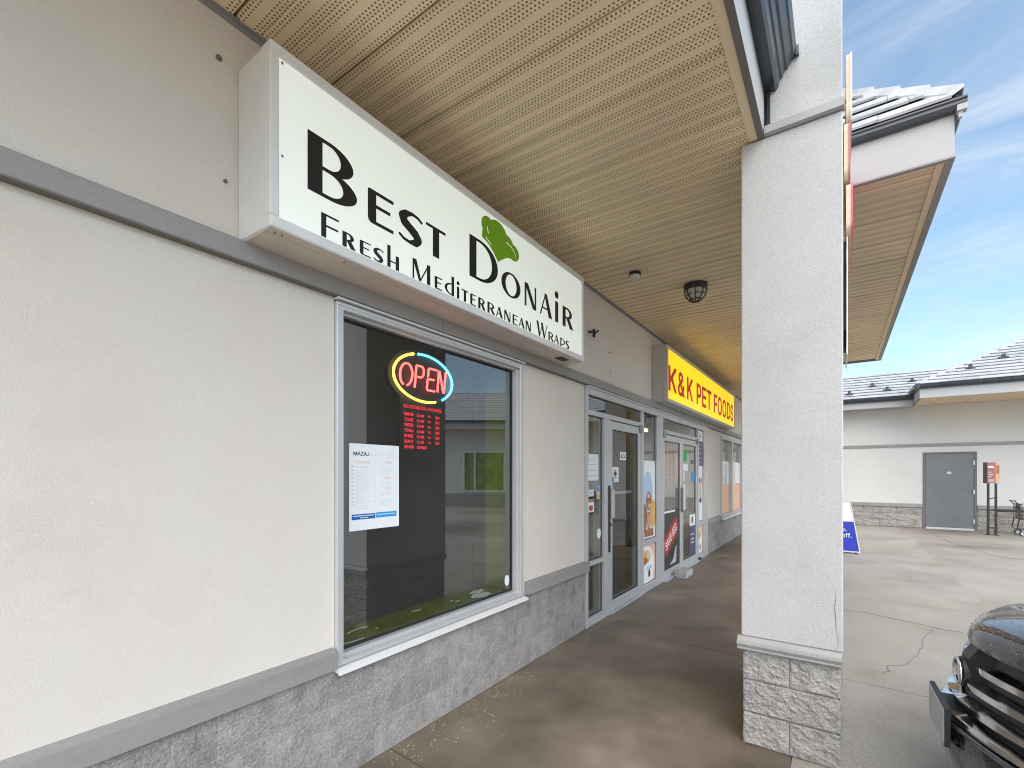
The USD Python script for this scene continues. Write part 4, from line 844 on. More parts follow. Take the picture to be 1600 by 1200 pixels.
m = trimesh.Trimesh(np.column_stack([v[:, 0] + PD + .0032, 7.36 + v[:, 1] * math.cos(ang) - v[:, 2] * math.sin(ang), .62 + .02 + v[:, 1] * math.sin(ang) + v[:, 2] * math.cos(ang)]), m.faces, process=False)
part('/World/window_poster_004/sheet', 'print', m, 'aframe_white')
poster('navy and white poster low on the right leaf of the double doors', 8.42, 8.795, .14, .86, 'poster_navy', [(sbox(8.42, .66, 8.795, .86), 'aframe_white'), (ell(8.60, .76, .05, .06), 'ink'), (unary_union([sbox(8.5, z, 8.72, z + .02) for z in (.36, .42, .50)]), 'paper_rule')], x=PD)
for lab, a, b, c, d, mt in [('green open hours sticker at the top of the right door leaf', 8.02, 8.25, 1.78, 1.98, 'green_sticker'), ('white sticker under the green one on the right door leaf', 8.0, 8.30, 1.62, 1.74, 'white_paper'), ('blue and white sticker on the right door leaf', 8.55, 8.78, 1.43, 1.60, 'blue_light'), ('small violet sticker near the hinge of the right door leaf', 8.5, 8.70, 1.74, 1.82, 'poster_navy'), ('grey sticker lowest of the right leaf group', 8.0, 8.24, 1.52, 1.60, 'paper_grey')]:
    sheet('door_sticker', lab, 'sticker', a, b, c, d, PD, mt, group='stickers on the right door leaf')
no = thing('neon_sign', 'red oval open sign glowing behind the left leaf of the double doors', 'neon sign', (-.2, 7.3, 1.55))
part(no, 'neon_tube', tube([(-.20, 7.32 + .27 * math.cos(t), 1.76 + .21 * math.sin(t)) for t in np.linspace(0, 2 * math.pi, 40, endpoint=False)], .012, 6, closed=True), 'neon_pink')
part(no, 'letter', txt('OPEN', .16, '+x', (-.205, 7.12, 1.68), width=.42, depth=.004), 'neon_pink')
WX = -.0545
for (a, b, lab, cols) in [(10.98, 12.15, 'peach window graphic with thin animals on the first far window', 1), (12.27, 13.65, 'peach window graphic with one animal on the second far window', 2)]:
    fig = []
    for i, f in enumerate([.12, .45, .72] if cols == 1 else [.45]):
        cxx = a + (b - a) * f; 
        fig.append((unary_union([bar((cxx - .03, 1.42), (cxx - .11, 1.80), .05), bar((cxx + .03, 1.42), (cxx + .11, 1.80), .05), ell(cxx, 1.42, .085, .12)]), 'paper_grey' if i == 2 else 'letter_cream'))
    poster(lab, a, b, .675, 1.86, 'aframe_white', [(sbox(a, .675, b, 1.34), 'poster_peach'), (sbox(a, .675, a + (b - a) * .6, .93), 'poster_peach')] + fig, name='window_graphic', cat_='window graphic', x=WX)
# brick holding the door
dsb = thing('door_block', 'rough concrete brick lying at the foot of the double doors', 'brick', (.10, 7.45, .022))
part(dsb, 'block', bx(.075, .245, 7.23, 7.62, .0, .10, .008), 'block_pillar')

# ------------------------------------------------------------------ red letters standing off the pillar side
def chan(y0, y1, z0, z1, x0, x1, k, face, label):
    w, h = y1 - y0, z1 - z0
    g = sbox(y0 + .06, z0 + .06, y1 - .06, z1 - .06).buffer(.06)
    g = g.difference(sbox(y0 + w * .32, z0 + h * .33, y1 - w * .3, z1 - h * .33)) if k % 2 else g.difference(ell((y0 + y1) / 2, (z0 + z1) / 2, w * .2, h * .2))
    t = thing('channel_letter', label, 'sign letter', (x0, y0, z0), group='letters standing off the pillar')
    part(t, 'return', ext(g, x1 - x0 - .006, '+x', (x0, 0, 0)), 'letter_cream')
    part(t, 'face', ext(g.buffer(.006), .007, '+x', (x1 - .006, 0, 0)), face)
chan(3.25, 3.95, 3.56, 3.96, 2.150, 2.176, 0, 'letter_white', 'topmost cream edged letter on the outer side of the pillar')
chan(3.25, 3.95, 3.24, 3.62 - .05, 2.140, 2.168, 1, 'letter_red', 'upper red faced letter on the outer side of the pillar')
chan(3.25, 3.95, 2.93, 3.22, 2.150, 2.180, 2, 'letter_red', 'lower red faced letter on the outer side of the pillar')
cs_ = thing('panel_sign', 'white panel with torn edge hanging below the red letters on the pillar', 'panel sign', (2.14, 3.3, 2.3))
part(cs_, 'box', bx(2.138, 2.152, 3.32, 3.95, 2.40, 2.91), 'gasket')
tj = np.random.default_rng(9); tp_ = [(3.28, 2.92)] + [(3.28 + .02 * tj.uniform(-1, 1), z) for z in np.linspace(2.85, 2.25, 9)] + [(3.9, 2.28), (3.95, 2.92)]
part(cs_, 'panel', ext(Polygon(tp_), .006, '+x', (2.1525, 0, 0)), 'letter_white')

# ------------------------------------------------------------------ far building closing the lot
F = thing('far_building', 'cream stucco building with tiled mansard and a grey steel door closing the lot', 'building', (0, 18, 0))
YF = 18.0
FX0, FX1 = -.2, 8.2
part(F, 'wall', cat(bx(FX0, 4.10, YF, YF + .3, .60, 3.6), bx(4.10, 5.23, YF, YF + .3, 2.19, 3.6), bx(5.23, FX1, YF, YF + .3, .60, 3.6)), 'stucco_far')
part(F, 'base_wall', cat(bx(FX0, 4.10, YF + .012, YF + .3, -.04, .60), bx(5.23, FX1, YF + .012, YF + .3, -.04, .60)), 'mortar')
part(F, 'band', bx(FX0, FX1, YF - .03, YF, 2.36, 2.445, .004), 'trim_grey')
part(F, 'lower_band', cat(prism_x([(YF, .60), (YF - .042, .60), (YF - .042, .685), (YF, .705)], 1.95, 4.09), prism_x([(YF, .60), (YF - .042, .60), (YF - .042, .685), (YF, .705)], 5.24, FX1)), 'trim_grey')
block_run(F, 1.9, 4.09, 3, 'block_far', '-y', YF - .012, 1200, nx=6, ny=4, amp=.022, ch=.2, gap=.008, edge=.006)
block_run(F, 5.24, 7.2, 3, 'block_far', '-y', YF - .012, 1300, nx=6, ny=4, amp=.022, ch=.2, gap=.008, edge=.006)
dr = part(F, 'door', bx(4.16, 5.17, YF - .01, YF + .03, .06, 2.14, .004), 'steel_door', 'grey steel service door')
part(dr, 'frame', cat(bx(4.10, 4.155, YF - .02, YF + .1, .0, 2.19, .003), bx(5.175, 5.23, YF - .02, YF + .1, 0, 2.19, .003), bx(4.155, 5.175, YF - .02, YF + .1, 2.145, 2.19, .003)), 'steel_frame')
for z in (.25, 1.07, 1.88): part(dr, 'hinge', bx(5.15, 5.185, YF - .035, YF - .012, z - .06, z + .06, .004), 'steel_pale')
part(dr, 'plate', ext(ell(4.66, 1.60, .052, .038), .006, '-y', (0, YF - .011, 0)), 'steel_pale')
part(dr, 'threshold', bx(4.156, 5.174, YF - .05, YF + .02, -.01, .05, .004), 'steel_pale')
# eaves, gutters and mansard
part(F, 'fascia', bx(FX0, 3.83, 17.44, 17.47, 3.50, 3.70), 'fascia'); part(F, 'fascia', cat(bx(3.835, FX1 + 1, 16.14, 16.17, 3.545, 3.79), bx(3.835, 3.86, 16.17, 17.99, 3.545, 3.79)), 'fascia')
part(F, 'soffit', cat(bx(FX0, 3.83, 17.47, 17.99, 3.51, 3.53)), 'fascia')
yk = 3.87
while yk < FX1 + .8:
    part(F, 'soffit_panel', cat(bx(yk, yk + .205, 16.17, 17.99, 3.555, 3.575), bx(yk + .215, yk + .42, 16.17, 17.99, 3.555, 3.575), bx(yk, yk + .42, 16.17, 17.99, 3.5755, 3.585)), 'soffit_trim'); yk += .43
part(F, 'soffit_edge', cat(bx(3.835, 3.865, 16.14, 17.99, 3.53, 3.544)), 'fascia_trim')
part(F, 'gutter', cat(prism_x([(17.44, 3.68), (17.37, 3.69), (17.33, 3.74), (17.32, 3.80), (17.44, 3.80)], FX0, 3.86), prism_x([(16.138, 3.785), (16.07, 3.795), (16.03, 3.84), (16.02, 3.90), (16.138, 3.90)], 3.72, FX1 + 1), prism_y([(3.83, 3.79), (3.76, 3.80), (3.73, 3.84), (3.72, 3.90), (3.83, 3.90)], 16.02, 17.3)), 'gutter')
SF_ = .54; zt1 = 1.86
v = np.array([(FX0, 17.33, 3.80), (7.5, 17.33, 3.80), (7.5, 17.33 + zt1, 3.80 + SF_ * zt1), (FX0, 17.33 + zt1, 3.80 + SF_ * zt1), (FX0, 21.5, 3.8), (7.5, 21.5, 3.8)]); v[:, 2] -= .02
part(F, 'roof', trimesh.Trimesh(v, [(0, 1, 2), (0, 2, 3), (3, 2, 5), (3, 5, 4)], process=False), 'roofjoint_shade')
H2 = 3.1; gx, gy, gz = 3.72, 16.03, 3.90
v = np.array([(gx, gy, gz), (FX1 + 1, gy, gz), (FX1 + 1, gy + H2, gz + SF_ * H2), (gx + H2, gy + H2, gz + SF_ * H2), (gx, 20.5, gz), (gx + H2, 20.5, gz + SF_ * H2)]); v[:, 2] -= .02
part(F, 'roof', trimesh.Trimesh(v, [(0, 1, 2), (0, 2, 3), (0, 3, 5), (0, 5, 4), (3, 2, 5)], process=False), 'roofjoint_shade')
part(F, 'back_wall', bx(FX0, FX1, 21.2, 21.5, 0, 3.7), 'stucco_far')
FE = .232
lay_tiles(F, 1.5, lambda d: 6.2 if d > .35 else 3.86, 17.33, 3.80, 9, 31, .62, FE, SF_, .034)
lay_tiles(F, lambda d: gx + d, lambda d: 7.2, gy, gz, 15, 32, .62, FE, SF_, .034)
for k in range(20):
    d0, d1 = k * .15 + .02, k * .15 + .18
    pts = []
    for d in (d0, d1):
        c = np.array([gx + d, gy + d, gz + SF_ * d]); pts += [c + [.07, 0, .03], c + [0, 0, .045 if d == d0 else .03], c + [0, .07, .02]]
    vv = np.array(pts); vv = np.vstack([vv, vv - [0, 0, .03]])
    part(F, 'hip_cap', trimesh.convex.convex_hull(vv), 'rooftile')
for c in [(2.36, 17.626, 3.96), (2.94, 18.121, 4.227), (3.269, 17.739, 4.021), (3.883, 18.256, 4.30), (4.885, 16.719, 4.272), (5.599, 17.253, 4.56)]:
    part(F, 'snow_guard', cat(bx(c[0] - .095, c[0] + .095, c[1] - .03, c[1] + .02, c[2] + .0, c[2] + .05), bx(c[0] - .036, c[0] + .036, c[1] - .05, c[1] + .03, c[2] - .06, c[2] + .12)), 'gutter')

# diagonal building across the lot, seen mirrored in the shop window
ctr = np.array([12.3, 18.4]); ddir = np.array([-.82, .572]); nrm = np.array([-.572, -.82])
ow = thing('opposite_building', 'low grey building across the parking lot with a tiled roof and one wide window', 'building', (12.3, 18.4, 0), rotz=math.atan2(-ddir[1], -ddir[0]))
def L(x0, x1, y0, y1, z0, z1, b=0): return bx(x0, x1, y0, y1, z0, z1, b)
part(ow, 'wall', cat(L(-4.6, -1.05, 0, .3, 0, 4.0), L(1.05, 9.0, 0, .3, 0, 4.0), L(-1.05, 1.05, 0, .3, 0, .68), L(-1.05, 1.05, 0, .3, 2.7, 4.0)), 'stucco_far', local=True)
part(ow, 'base_band', L(-4.6, 9, -.03, 0, 0, .6), 'block', local=True)
wf = part(ow, 'window_frame', cat(L(-1.05, -.97, -.04, .1, .68, 2.7), L(.97, 1.05, -.04, .1, .68, 2.7), L(-.97, .97, -.04, .1, .68, .76), L(-.97, .97, -.04, .1, 2.62, 2.7), L(.42, .50, -.04, .1, .76, 2.62)), 'white_metal', local=True)
part(wf, 'window_graphic', L(-.97, .97, .02, .04, .76, 2.62), 'field_green', local=True)
part(ow, 'fascia', L(-4.9, 9.3, -.65, -.6, 3.75, 4.1), 'fascia', local=True)
part(ow, 'soffit', L(-4.9, 9.3, -.6, 0, 3.78, 3.80), 'soffit_trim', local=True)
part(ow, 'gutter', L(-4.9, 9.3, -.75, -.65, 4.05, 4.17), 'gutter', local=True)
v = np.array([(-4.9, -.7, 4.15), (9.3, -.7, 4.15), (9.3, .9, 5.75), (-4.9, .9, 5.75)])
part(ow, 'roof', trimesh.Trimesh(v, [(0, 1, 2), (0, 2, 3)], process=False), 'roofjoint_shade', local=True)
rr = []
for k in range(11):
    a = k * .2 / math.sqrt(2); x_ = -4.9
    rr.append(trimesh.convex.convex_hull(np.array([(-4.9, -.7 + a, 4.16 + a), (9.3, -.7 + a, 4.16 + a), (-4.9, -.72 + a, 4.185 + a), (9.3, -.72 + a, 4.185 + a), (-4.9, -.7 + a + .14, 4.16 + a + .14), (9.3, -.7 + a + .14, 4.16 + a + .14)])))
part(ow, 'tile_courses', cat(rr), 'rooftile', local=True)

# ------------------------------------------------------------------ sandwich board
ab = thing('sandwich_board', 'blue and white folding pavement sign standing beyond the pillar', 'sandwich board', (2.1, 11.4, 0))
def aface(z): return 2.44 - (z - .0) * .155   # right edge of the face in x
zz0, zz1, zs_ = .05, 1.0, .62
def afy(z): return 11.40 + .22 * z
bl = [(2.0 + .10 * zz0, afy(zz0), zz0), (aface(zz0), afy(zz0), zz0), (aface(zs_), afy(zs_), zs_), (2.0 + .10 * zs_, afy(zs_), zs_)]
wh = [(2.0 + .10 * zs_, afy(zs_), zs_), (aface(zs_), afy(zs_), zs_), (aface(zz1), afy(zz1), zz1), (2.0 + .10 * zz1, afy(zz1), zz1)]
def slab(q, t=.015):
    q = np.array(q, float); return trimesh.convex.convex_hull(np.vstack([q, q + [0, t, 0]]))
fr_ = part(ab, 'front_panel', slab(bl), 'aframe_blue'); part(ab, 'front_panel', slab(wh), 'aframe_white')
bk = [(2.0 + .10 * z, 11.86 - .22 * z, z) for z in (zz0, zz1)]; bk = [bk[0], (aface(zz0), 11.86 - .22 * zz0, zz0), (aface(zz1), 11.86 - .22 * zz1, zz1), bk[1]]
part(ab, 'back_panel', slab(bk), 'aframe_blue')
part(ab, 'edge', cat(tube([(aface(z) + .008, afy(z), z) for z in np.linspace(.02, 1.0, 6)], .010, 6), tube([(1.992 + .10 * z, afy(z), z) for z in np.linspace(.02, 1.0, 6)], .010, 6), bx(2.01, 2.43, 11.395, 11.415, .03, .05)), 'paper_rule')
for x_ in (2.04, 2.36): part(ab, 'foot', bx(x_, x_ + .04, 11.39, 11.43, 0, .03), 'gasket')
def atxt(s, xr, z, h):
    m = txt(s, h, '-y', (0, 0, 0), depth=.002); v = m.vertices; v[:, 0] += xr - v[:, 0].max(); v[:, 1] += afy(z) - .0005; v[:, 1] += .22 * v[:, 2]; v[:, 2] += z
    return trimesh.Trimesh(v, m.faces, process=False)
part(fr_, 'print', atxt('p.', 2.235, .43, .065), 'aframe_white'); part(fr_, 'print', atxt('off.', 2.315, .31, .080), 'aframe_white')

# ------------------------------------------------------------------ cart corral post sign and cart
cp = thing('corral_sign', 'black post frame with a red and ochre notice box beside the steel door', 'sign post', (5.33, 17.0, 0))
px0, px1, py_ = 5.235, 5.375, 16.92
for x_ in (px0, px1): part(cp, 'post', bx(x_, x_ + .045, py_, py_ + .045, 0, 1.33, .004), 'black_metal')
part(cp, 'foot', cat(bx(px0 - .03, px0 + .08, py_ - .03, py_ + .08, 0, .012), bx(px1 - .03, px1 + .08, py_ - .03, py_ + .08, 0, .012)), 'black_metal')
part(cp, 'brace', cat(cyl((px0 + .045, py_ + .02, .93), (px1, py_ + .02, .96), .012, 8), bx(px0 + .045, px1, py_ + .01, py_ + .035, .17, .2)), 'black_metal')
part(cp, 'rail', cat(bx(px1 + .045, 7.4, py_ + .012, py_ + .04, .60, .67, .004), bx(px0 + .045, px1, py_ + .012, py_ + .04, .62, .66)), 'black_metal')
bxn = part(cp, 'notice_box', cat(bx(5.17, 5.225, 16.87, 17.0, 1.33, 1.87, .004), bx(5.2255, 5.38, 16.875, 17.0, 1.335, 1.865, .004)), 'sign_maroon')
part(bxn, 'side', bx(5.168, 5.224, 16.866, 16.8695, 1.335, 1.865), 'gasket'); part(bxn, 'panel', bx(5.383, 5.465, 16.90, 17.0, 1.355, 1.83, .004), 'sign_ochre')
part(bxn, 'print', cat(bx(5.24, 5.34, 16.871, 16.8745, 1.75, 1.775), bx(5.24, 5.36, 16.871, 16.8745, 1.72, 1.738), *[bx(5.25, 5.25 + w, 16.871, 16.8745, z, z + .012) for w, z in ((.05, 1.61), (.09, 1.55), (.05, 1.49), (.11, 1.41), (.1, 1.38))]), 'letter_white')
part(bxn, 'print', bx(5.40, 5.45, 16.896, 16.8995, 1.58, 1.79), 'sign_maroon')
kc = thing('shopping_cart', 'black shopping cart parked at the rail at the right edge', 'shopping cart', (6.0, 17.2, 0))
bars = []
def basket(x0, x1, y0, y1, z0, z1, nx, ny, nz, r=.006):
    o = []
    for t in np.linspace(0, 1, nz):
        z = z0 + (z1 - z0) * t; k_ = .04 * (1 - t)
        o.append(tube([(x0 + k_, y0 + k_, z), (x1 - k_, y0 + k_, z), (x1 - k_, y1 - k_, z), (x0 + k_, y1 - k_, z)], r, 5, closed=True))
    for t in np.linspace(0, 1, nx):
        for y in (y0, y1): o.append(cyl((x0 + (x1 - x0) * t, y + (.04 if y == y0 else -.04), z0), (x0 + (x1 - x0) * t, y, z1), r * .7, 5))
    for t in np.linspace(0, 1, ny):
        for x in (x0, x1): o.append(cyl((x + (.04 if x == x0 else -.04), y0 + (y1 - y0) * t, z0), (x, y0 + (y1 - y0) * t, z1), r * .7, 5))
        o.append(cyl((x0 + .04, y0 + (y1 - y0) * t, z0), (x1 - .04, y0 + (y1 - y0) * t, z0), r * .7, 5))
    return cat(o)
part(kc, 'basket', basket(5.83, 6.6, 17.02, 17.5, .42, .80, 16, 8, 5), 'cart_black')
part(kc, 'handle', cat(cyl((5.76, 17.02, .88), (5.76, 17.5, .88), .016, 8), cyl((5.76, 17.04, .88), (5.84, 17.04, .78), .012, 6), cyl((5.76, 17.48, .88), (5.84, 17.48, .78), .012, 6)), 'cart_black')
part(kc, 'frame', cat(tube([(5.84, 17.04, .45), (5.80, 17.04, .2), (5.86, 17.04, .15), (6.6, 17.1, .15)], .013, 6), tube([(5.84, 17.48, .45), (5.80, 17.48, .2), (5.86, 17.48, .15), (6.6, 17.42, .15)], .013, 6), cyl((6.55, 17.1, .15), (6.55, 17.42, .15), .012, 6), cyl((5.86, 17.04, .15), (5.86, 17.48, .15), .012, 6), cyl((5.9, 17.05, .17), (6.4, 17.1, .44), .01, 6)), 'cart_black')
for x_, y_ in ((5.90, 17.04), (5.90, 17.48), (6.5, 17.1), (6.5, 17.42)):
    w_ = part(kc, 'wheel', cyl((x_, y_ - .016, .065), (x_, y_ + .016, .065), .065, 16), 'tyre')
    part(w_, 'hub', cyl((x_, y_ - .019, .065), (x_, y_ + .019, .065), .042, 14), 'steel_pale'); part(w_, 'fork', bx(x_ - .015, x_ + .015, y_ - .026, y_ - .021, .06, .15), 'cart_grey')
part(kc, 'child_seat', bx(5.86, 5.90, 17.06, 17.46, .66, .82, .01), 'cart_grey')

# ------------------------------------------------------------------ parked car, nose towards the walk
HEAD = math.radians(2)
car = thing('parked_car', 'black rain-wet car parked nose in beside the pillar', 'car', (2.55, 2.766, 0))
fdir = np.array([math.cos(HEAD), math.sin(HEAD), 0]); ldir = np.array([math.sin(HEAD), -math.cos(HEAD), 0]); O0 = np.array([2.55, 2.766, 0])
def C(a, b, z):
    """a metres back from the nose, b metres towards the car's left, z up."""
    a, b, z = np.broadcast_arrays(np.asarray(a, float), np.asarray(b, float), np.asarray(z, float))
    return O0 + a[..., None] * fdir + b[..., None] * ldir + z[..., None] * np.array([0, 0, 1.0])
# profile rows: (a, z, half width, plan sweep at the side, crown drop at the side)
PRO = [(.30, .20, .80, .30, .0), (.03, .24, .84, .30, .0), (-.05, .34, .86, .32, .0), (-.065, .46, .875, .32, .0),
       (-.055, .54, .88, .32, .0), (-.03, .63, .88, .33, .0), (.006, .74, .885, .34, .01), (.034, .825, .885, .36, .02),
       (.030, .850, .885, .37, .03), (.034, .885, .885, .37, .035), (.055, .915, .885, .36, .045), (.10, .938, .885, .33, .06), (.20, .957, .885, .28, .075), (.45, .990, .89, .18, .085), (.80, 1.025, .90, .08, .085), (1.15, 1.06, .91, .0, .07),
       (1.22, 1.07, .84, .03, .04), (1.60, 1.36, .76, .08, .04), (1.95, 1.585, .68, .10, .04),   # windscreen
       (2.20, 1.655, .64, .0, .03), (3.0, 1.68, .63, .0, .03), (3.9, 1.62, .62, .0, .03), (4.25, 1.50, .66, -.05, .03), (4.50, 1.08, .80, -.10, .02), (4.62, .90, .86, -.18, .0), (4.64, .60, .87, -.2, .0), (4.58, .30, .86, -.2, .0), (4.45, .22, .84, -.2, .0)]
NB = 33
def swp(t): return 1.3 * (np.sqrt(np.asarray(t, float) ** 2 * .9 + .012) - .1095) ** 1.25
bs = np.linspace(-1, 1, NB)
def prow(r):
    a, z, hw, sw, dr_ = r
    t = np.abs(bs)
    return C(a + sw * swp(t), hw * bs, z - dr_ * t ** 2.5)
rows = np.array([prow(r) for r in PRO])
def patch(i0, i1, j0=0, j1=NB - 1):
    R = rows[i0:i1 + 1, j0:j1 + 1]; n, m = R.shape[:2]; v = R.reshape(-1, 3); f = []
    for i in range(n - 1):
        for j in range(m - 1):
            q = i * m + j; f += [(q, q + m, q + m + 1), (q, q + m + 1, q + 1)]
    return trimesh.Trimesh(v, f, process=False)
def densify(i0, i1, k=5):
    """Catmull-Rom through the profile rows for a smooth panel."""
    out = []
    for i in range(i0, i1):
        p0, p1, p2, p3 = rows[max(i - 1, i0)], rows[i], rows[i + 1], rows[min(i + 2, i1)]
        for t in np.linspace(0, 1, k, endpoint=False):
            out.append(.5 * ((2 * p1) + (-p0 + p2) * t + (2 * p0 - 5 * p1 + 4 * p2 - p3) * t * t + (-p0 + 3 * p1 - 3 * p2 + p3) * t ** 3))
    out.append(rows[i1]); R = np.array(out); n, m = R.shape[:2]; v = R.reshape(-1, 3); f = []
    for i in range(n - 1):
        for j in range(m - 1):
            q = i * m + j; f += [(q, q + m, q + m + 1), (q, q + m + 1, q + 1)]
    return trimesh.Trimesh(v, f, process=False)
part(car, 'bumper', densify(0, 4), 'car_paint', smooth=True)
part(car, 'hood', densify(8, 15, 6), 'car_paint', smooth=True)
_h = densify(8, 15, 6); dg = np.random.default_rng(12); _tri = _h.triangles; _ar = _h.area_faces; dv = []
for q in dg.choice(len(_tri), 1500, p=_ar / _ar.sum()):
    u_, w_ = dg.uniform(0, 1, 2)
    if u_ + w_ > 1: u_, w_ = 1 - u_, 1 - w_
    t_ = _tri[q]; c_ = t_[0] + u_ * (t_[1] - t_[0]) + w_ * (t_[2] - t_[0]); r_d = dg.uniform(.0015, .0042)
    i_ = trimesh.creation.icosphere(1) if r_d > .003 else trimesh.creation.icosahedron(); i_.apply_scale((r_d, r_d * dg.uniform(.8, 1.3), r_d * .55)); i_.apply_translation(c_); dv.append(i_)
part(car, 'rain_drops', cat(dv), 'rain_drop', smooth=True, kind='stuff')
part(car, 'windshield', patch(16, 18), 'car_window', smooth=True)
part(car, 'roof', densify(18, 22), 'car_paint', smooth=True)
part(car, 'tail', patch(22, 27), 'car_paint', smooth=True)
part(car, 'cowl', patch(15, 16), 'car_black_trim')
# sides
for sgn, jj in ((1, NB - 1), (-1, 0)):
    e = rows[:, jj]
    loc = np.array([[np.dot(p - O0, fdir), p[2]] for p in e])
    low = [i for i in range(0, 16)] + [i for i in range(23, 28)]
    poly = Polygon([tuple(loc[i]) for i in low]).buffer(0)
    for wa in (.95, 3.65): poly = poly.difference(Point(wa, .35).buffer(.40, 16))
    def side(pl, off, dep, hwf):
        gs = getattr(pl, 'geoms', [pl]); ms = []
        for g in gs:
            m_ = trimesh.creation.extrude_polygon(g, dep, engine='earcut'); v = m_.vertices
            ms.append(trimesh.Trimesh(C(v[:, 0], sgn * (off - v[:, 2]), v[:, 1]), m_.faces, process=False))
        m_ = cat(ms); m_.fix_normals(); return m_
    part(car, 'side_panel', side(poly, .885, .05, None), 'car_paint')
    up = Polygon([tuple(loc[i]) for i in range(16, 24)]).buffer(0)
    gv_ = [C(a, sgn * b, z) for a, b, z in [(1.25, .845, 1.03), (1.98, .69, 1.54), (2.25, .655, 1.60), (3.0, .645, 1.625), (3.85, .64, 1.57), (4.2, .68, 1.45), (4.42, .80, 1.08), (3.0, .86, 1.04)]]
    ctr_ = np.mean(gv_, 0); vv = np.array(gv_ + [ctr_])
    part(car, 'side_window', trimesh.Trimesh(vv, [(i, (i + 1) % 8, 8) for i in range(8)], process=False), 'car_window')
    for wa in (.95, 3.65):
        wv = part(car, 'wheel', cyl(C(wa, sgn * .66, .34), C(wa, sgn * .885, .34), .34, 28), 'tyre')
        part(wv, 'rim', cyl(C(wa, sgn * .80, .34), C(wa, sgn * .89, .34), .23, 24), 'cart_grey')
    mv = C(1.45, sgn * .97, 1.05)
    part(car, 'mirror', trimesh.Trimesh(trimesh.creation.icosphere(2).vertices * [.09, .12, .085] + mv, trimesh.creation.icosphere(2).faces, process=False), 'car_paint', smooth=True)
    # headlight
    hv = []
    for b_ in np.linspace(.58, .86, 7):
        t = b_ / .885; s_ = .36 * swp(t)
        hv += [C(.0 + s_ - .012, sgn * b_, .70 + .04 * t), C(.03 + s_ - .012, sgn * b_, .815)]
    hv = np.array(hv); part(car, 'headlight', trimesh.Trimesh(hv, [(2 * i + a, 2 * i + b, 2 * i + c) for i in range(6) for a, b, c in ((0, 2, 3), (0, 3, 1))], process=False), 'car_light', smooth=True)
part(car, 'underbody', cat(trimesh.convex.convex_hull(np.array([C(a, b, z) for a in (.35, 4.4) for b in (-.6, .6) for z in (.22, .8)]))), 'car_black_trim')
# grille: dark recess, chrome slats, badge, plate
def front(b, z, out=0.0):
    t = np.abs(b) / .885; sw = .34
    return C(-.055 + .33 * (np.asarray(z, float) - .54) - out + sw * swp(t), b, z)
gb = np.linspace(-.87, .87, 41)
def strip(z0f, z1f, out0, out1, b_=gb):
    A = np.array([front(b, z0f(b), out0) for b in b_]); D = np.array([front(b, z1f(b), out1) for b in b_])
    v = np.vstack([A, D]); n = len(b_); f = [t for i in range(n - 1) for t in ((i, i + 1, n + i + 1), (i, n + i + 1, n + i))]
    return trimesh.Trimesh(v, f, process=False)
part(car, 'grille', cat(strip(lambda b: .52, lambda b: .87, -.04, -.04), strip(lambda b: .86, lambda b: .853, .0, -.04), strip(lambda b: .54, lambda b: .53, .0, -.04)), 'car_black_trim')
def slat(zc, b0, b1, thick=.019, out=.0):
    bb = np.concatenate([np.linspace(b0, b1, 30)])
    ms = []
    for sgn in (1, -1):
        w = np.interp(np.linspace(0, 1, 30), [0, .12, .5, 1], [.25, 1, 1, .7])
        A = np.array([front(sgn * b, zc + thick * k_ + .02 * (b / .8) ** 2, out - .028) for b, k_ in zip(bb, w)]); Bm = np.array([front(sgn * b, zc + thick * .45 * k_ + .02 * (b / .8) ** 2, out + .012 * k_) for b, k_ in zip(bb, w)])
        Cm = np.array([front(sgn * b, zc - thick * .9 * k_ + .02 * (b / .8) ** 2, out + .004 * k_) for b, k_ in zip(bb, w)]); Dm = np.array([front(sgn * b, zc - thick * 1.1 * k_ + .02 * (b / .8) ** 2, out - .028) for b, k_ in zip(bb, w)])
        v = np.vstack([A, Bm, Cm, Dm]); n = 30
        f = [t for q in range(3) for i in range(n - 1) for t in ((q * n + i, q * n + i + 1, (q + 1) * n + i + 1), (q * n + i, (q + 1) * n + i + 1, (q + 1) * n + i))]
        ms.append(trimesh.Trimesh(v, f, process=False))
    return ms
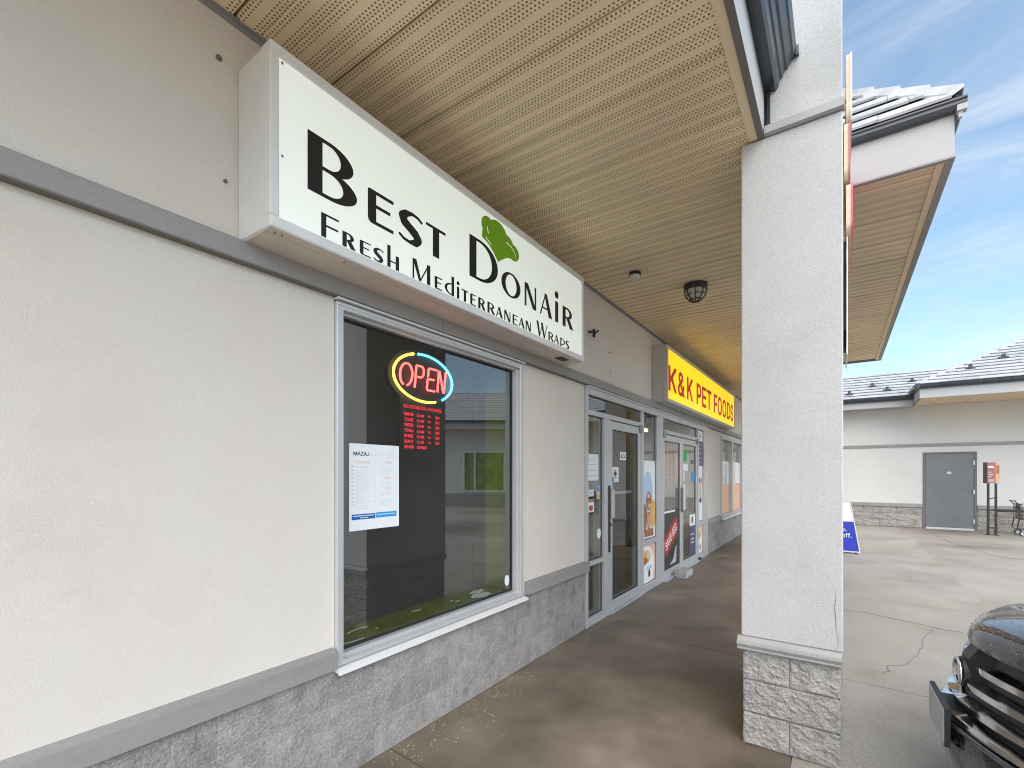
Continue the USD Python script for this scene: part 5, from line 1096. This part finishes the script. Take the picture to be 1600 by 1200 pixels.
for zc in (.775, .700, .625, .560):
    for mm in slat(zc, .08 if zc > .66 else .002, .60): part(car, 'grille_slat', mm, 'chrome', smooth=40)
part(car, 'grille_surround', cat(tube([front(b, .862 - .01 * (b / .8) ** 2, .012) for b in np.linspace(-.66, .66, 40)], .010, 8), tube([front(b, .535, .012) for b in np.linspace(-.66, .66, 40)], .010, 8)), 'car_paint', smooth=40)
bc = front(0, .722, .018)
def ring(r, zr, out, tr, n=28): return tube([C(.03 - .03 - out + .0, r * math.cos(t), .722 + zr * math.sin(t)) for t in np.linspace(0, 2 * math.pi, n, endpoint=False)], tr, 8, closed=True)
em = part(car, 'badge', cat(ring(.058, .052, .012, .007)), 'chrome', 'round chrome badge in the grille', smooth=True)
part(em, 'shield', cat([trimesh.convex.convex_hull(np.array([C(.0 - .014, b + x_, .722 + z_) for x_, z_ in ((-.009, .022), (.009, .022), (.010, -.006), (0, -.026), (-.010, -.006))] + [C(-.004, b + x_, .722 + z_) for x_, z_ in ((-.01, .024), (.01, .024), (0, -.03))])) for b in (-.028, 0, .028)]), 'chrome')
part(em, 'badge_back', cyl(C(.05, 0, .722), C(-.002, 0, .722), .062, 24), 'car_black_trim')
part(car, 'badge_housing', trimesh.convex.convex_hull(np.array([C(a, b, z) for a, b, z in [(.045, .05, .845), (.045, -.05, .845), (.012, .050, .79), (.012, -.050, .79), (.006, .060, .665), (.006, -.060, .665), (.16, .16, .84), (.16, -.2, .84), (.15, .17, .66), (.15, -.2, .66)]])), 'car_black_trim')
pt = part(car, 'licence_plate', trimesh.convex.convex_hull(np.array([C(a, b, z) for a in (-.08, -.062) for b in (-.155, .155) for z in (.445, .605)])), 'car_black_trim')
part(pt, 'plate_face', trimesh.convex.convex_hull(np.array([C(a, b, z) for a in (-.084, -.08) for b in (-.143, .143) for z in (.455, .595)])), 'paper_grey')
part(pt, 'plate_holder', trimesh.convex.convex_hull(np.array([C(a, b, z) for a in (-.062, .0) for b in (-.10, .10) for z in (.48, .58)])), 'car_black_trim')
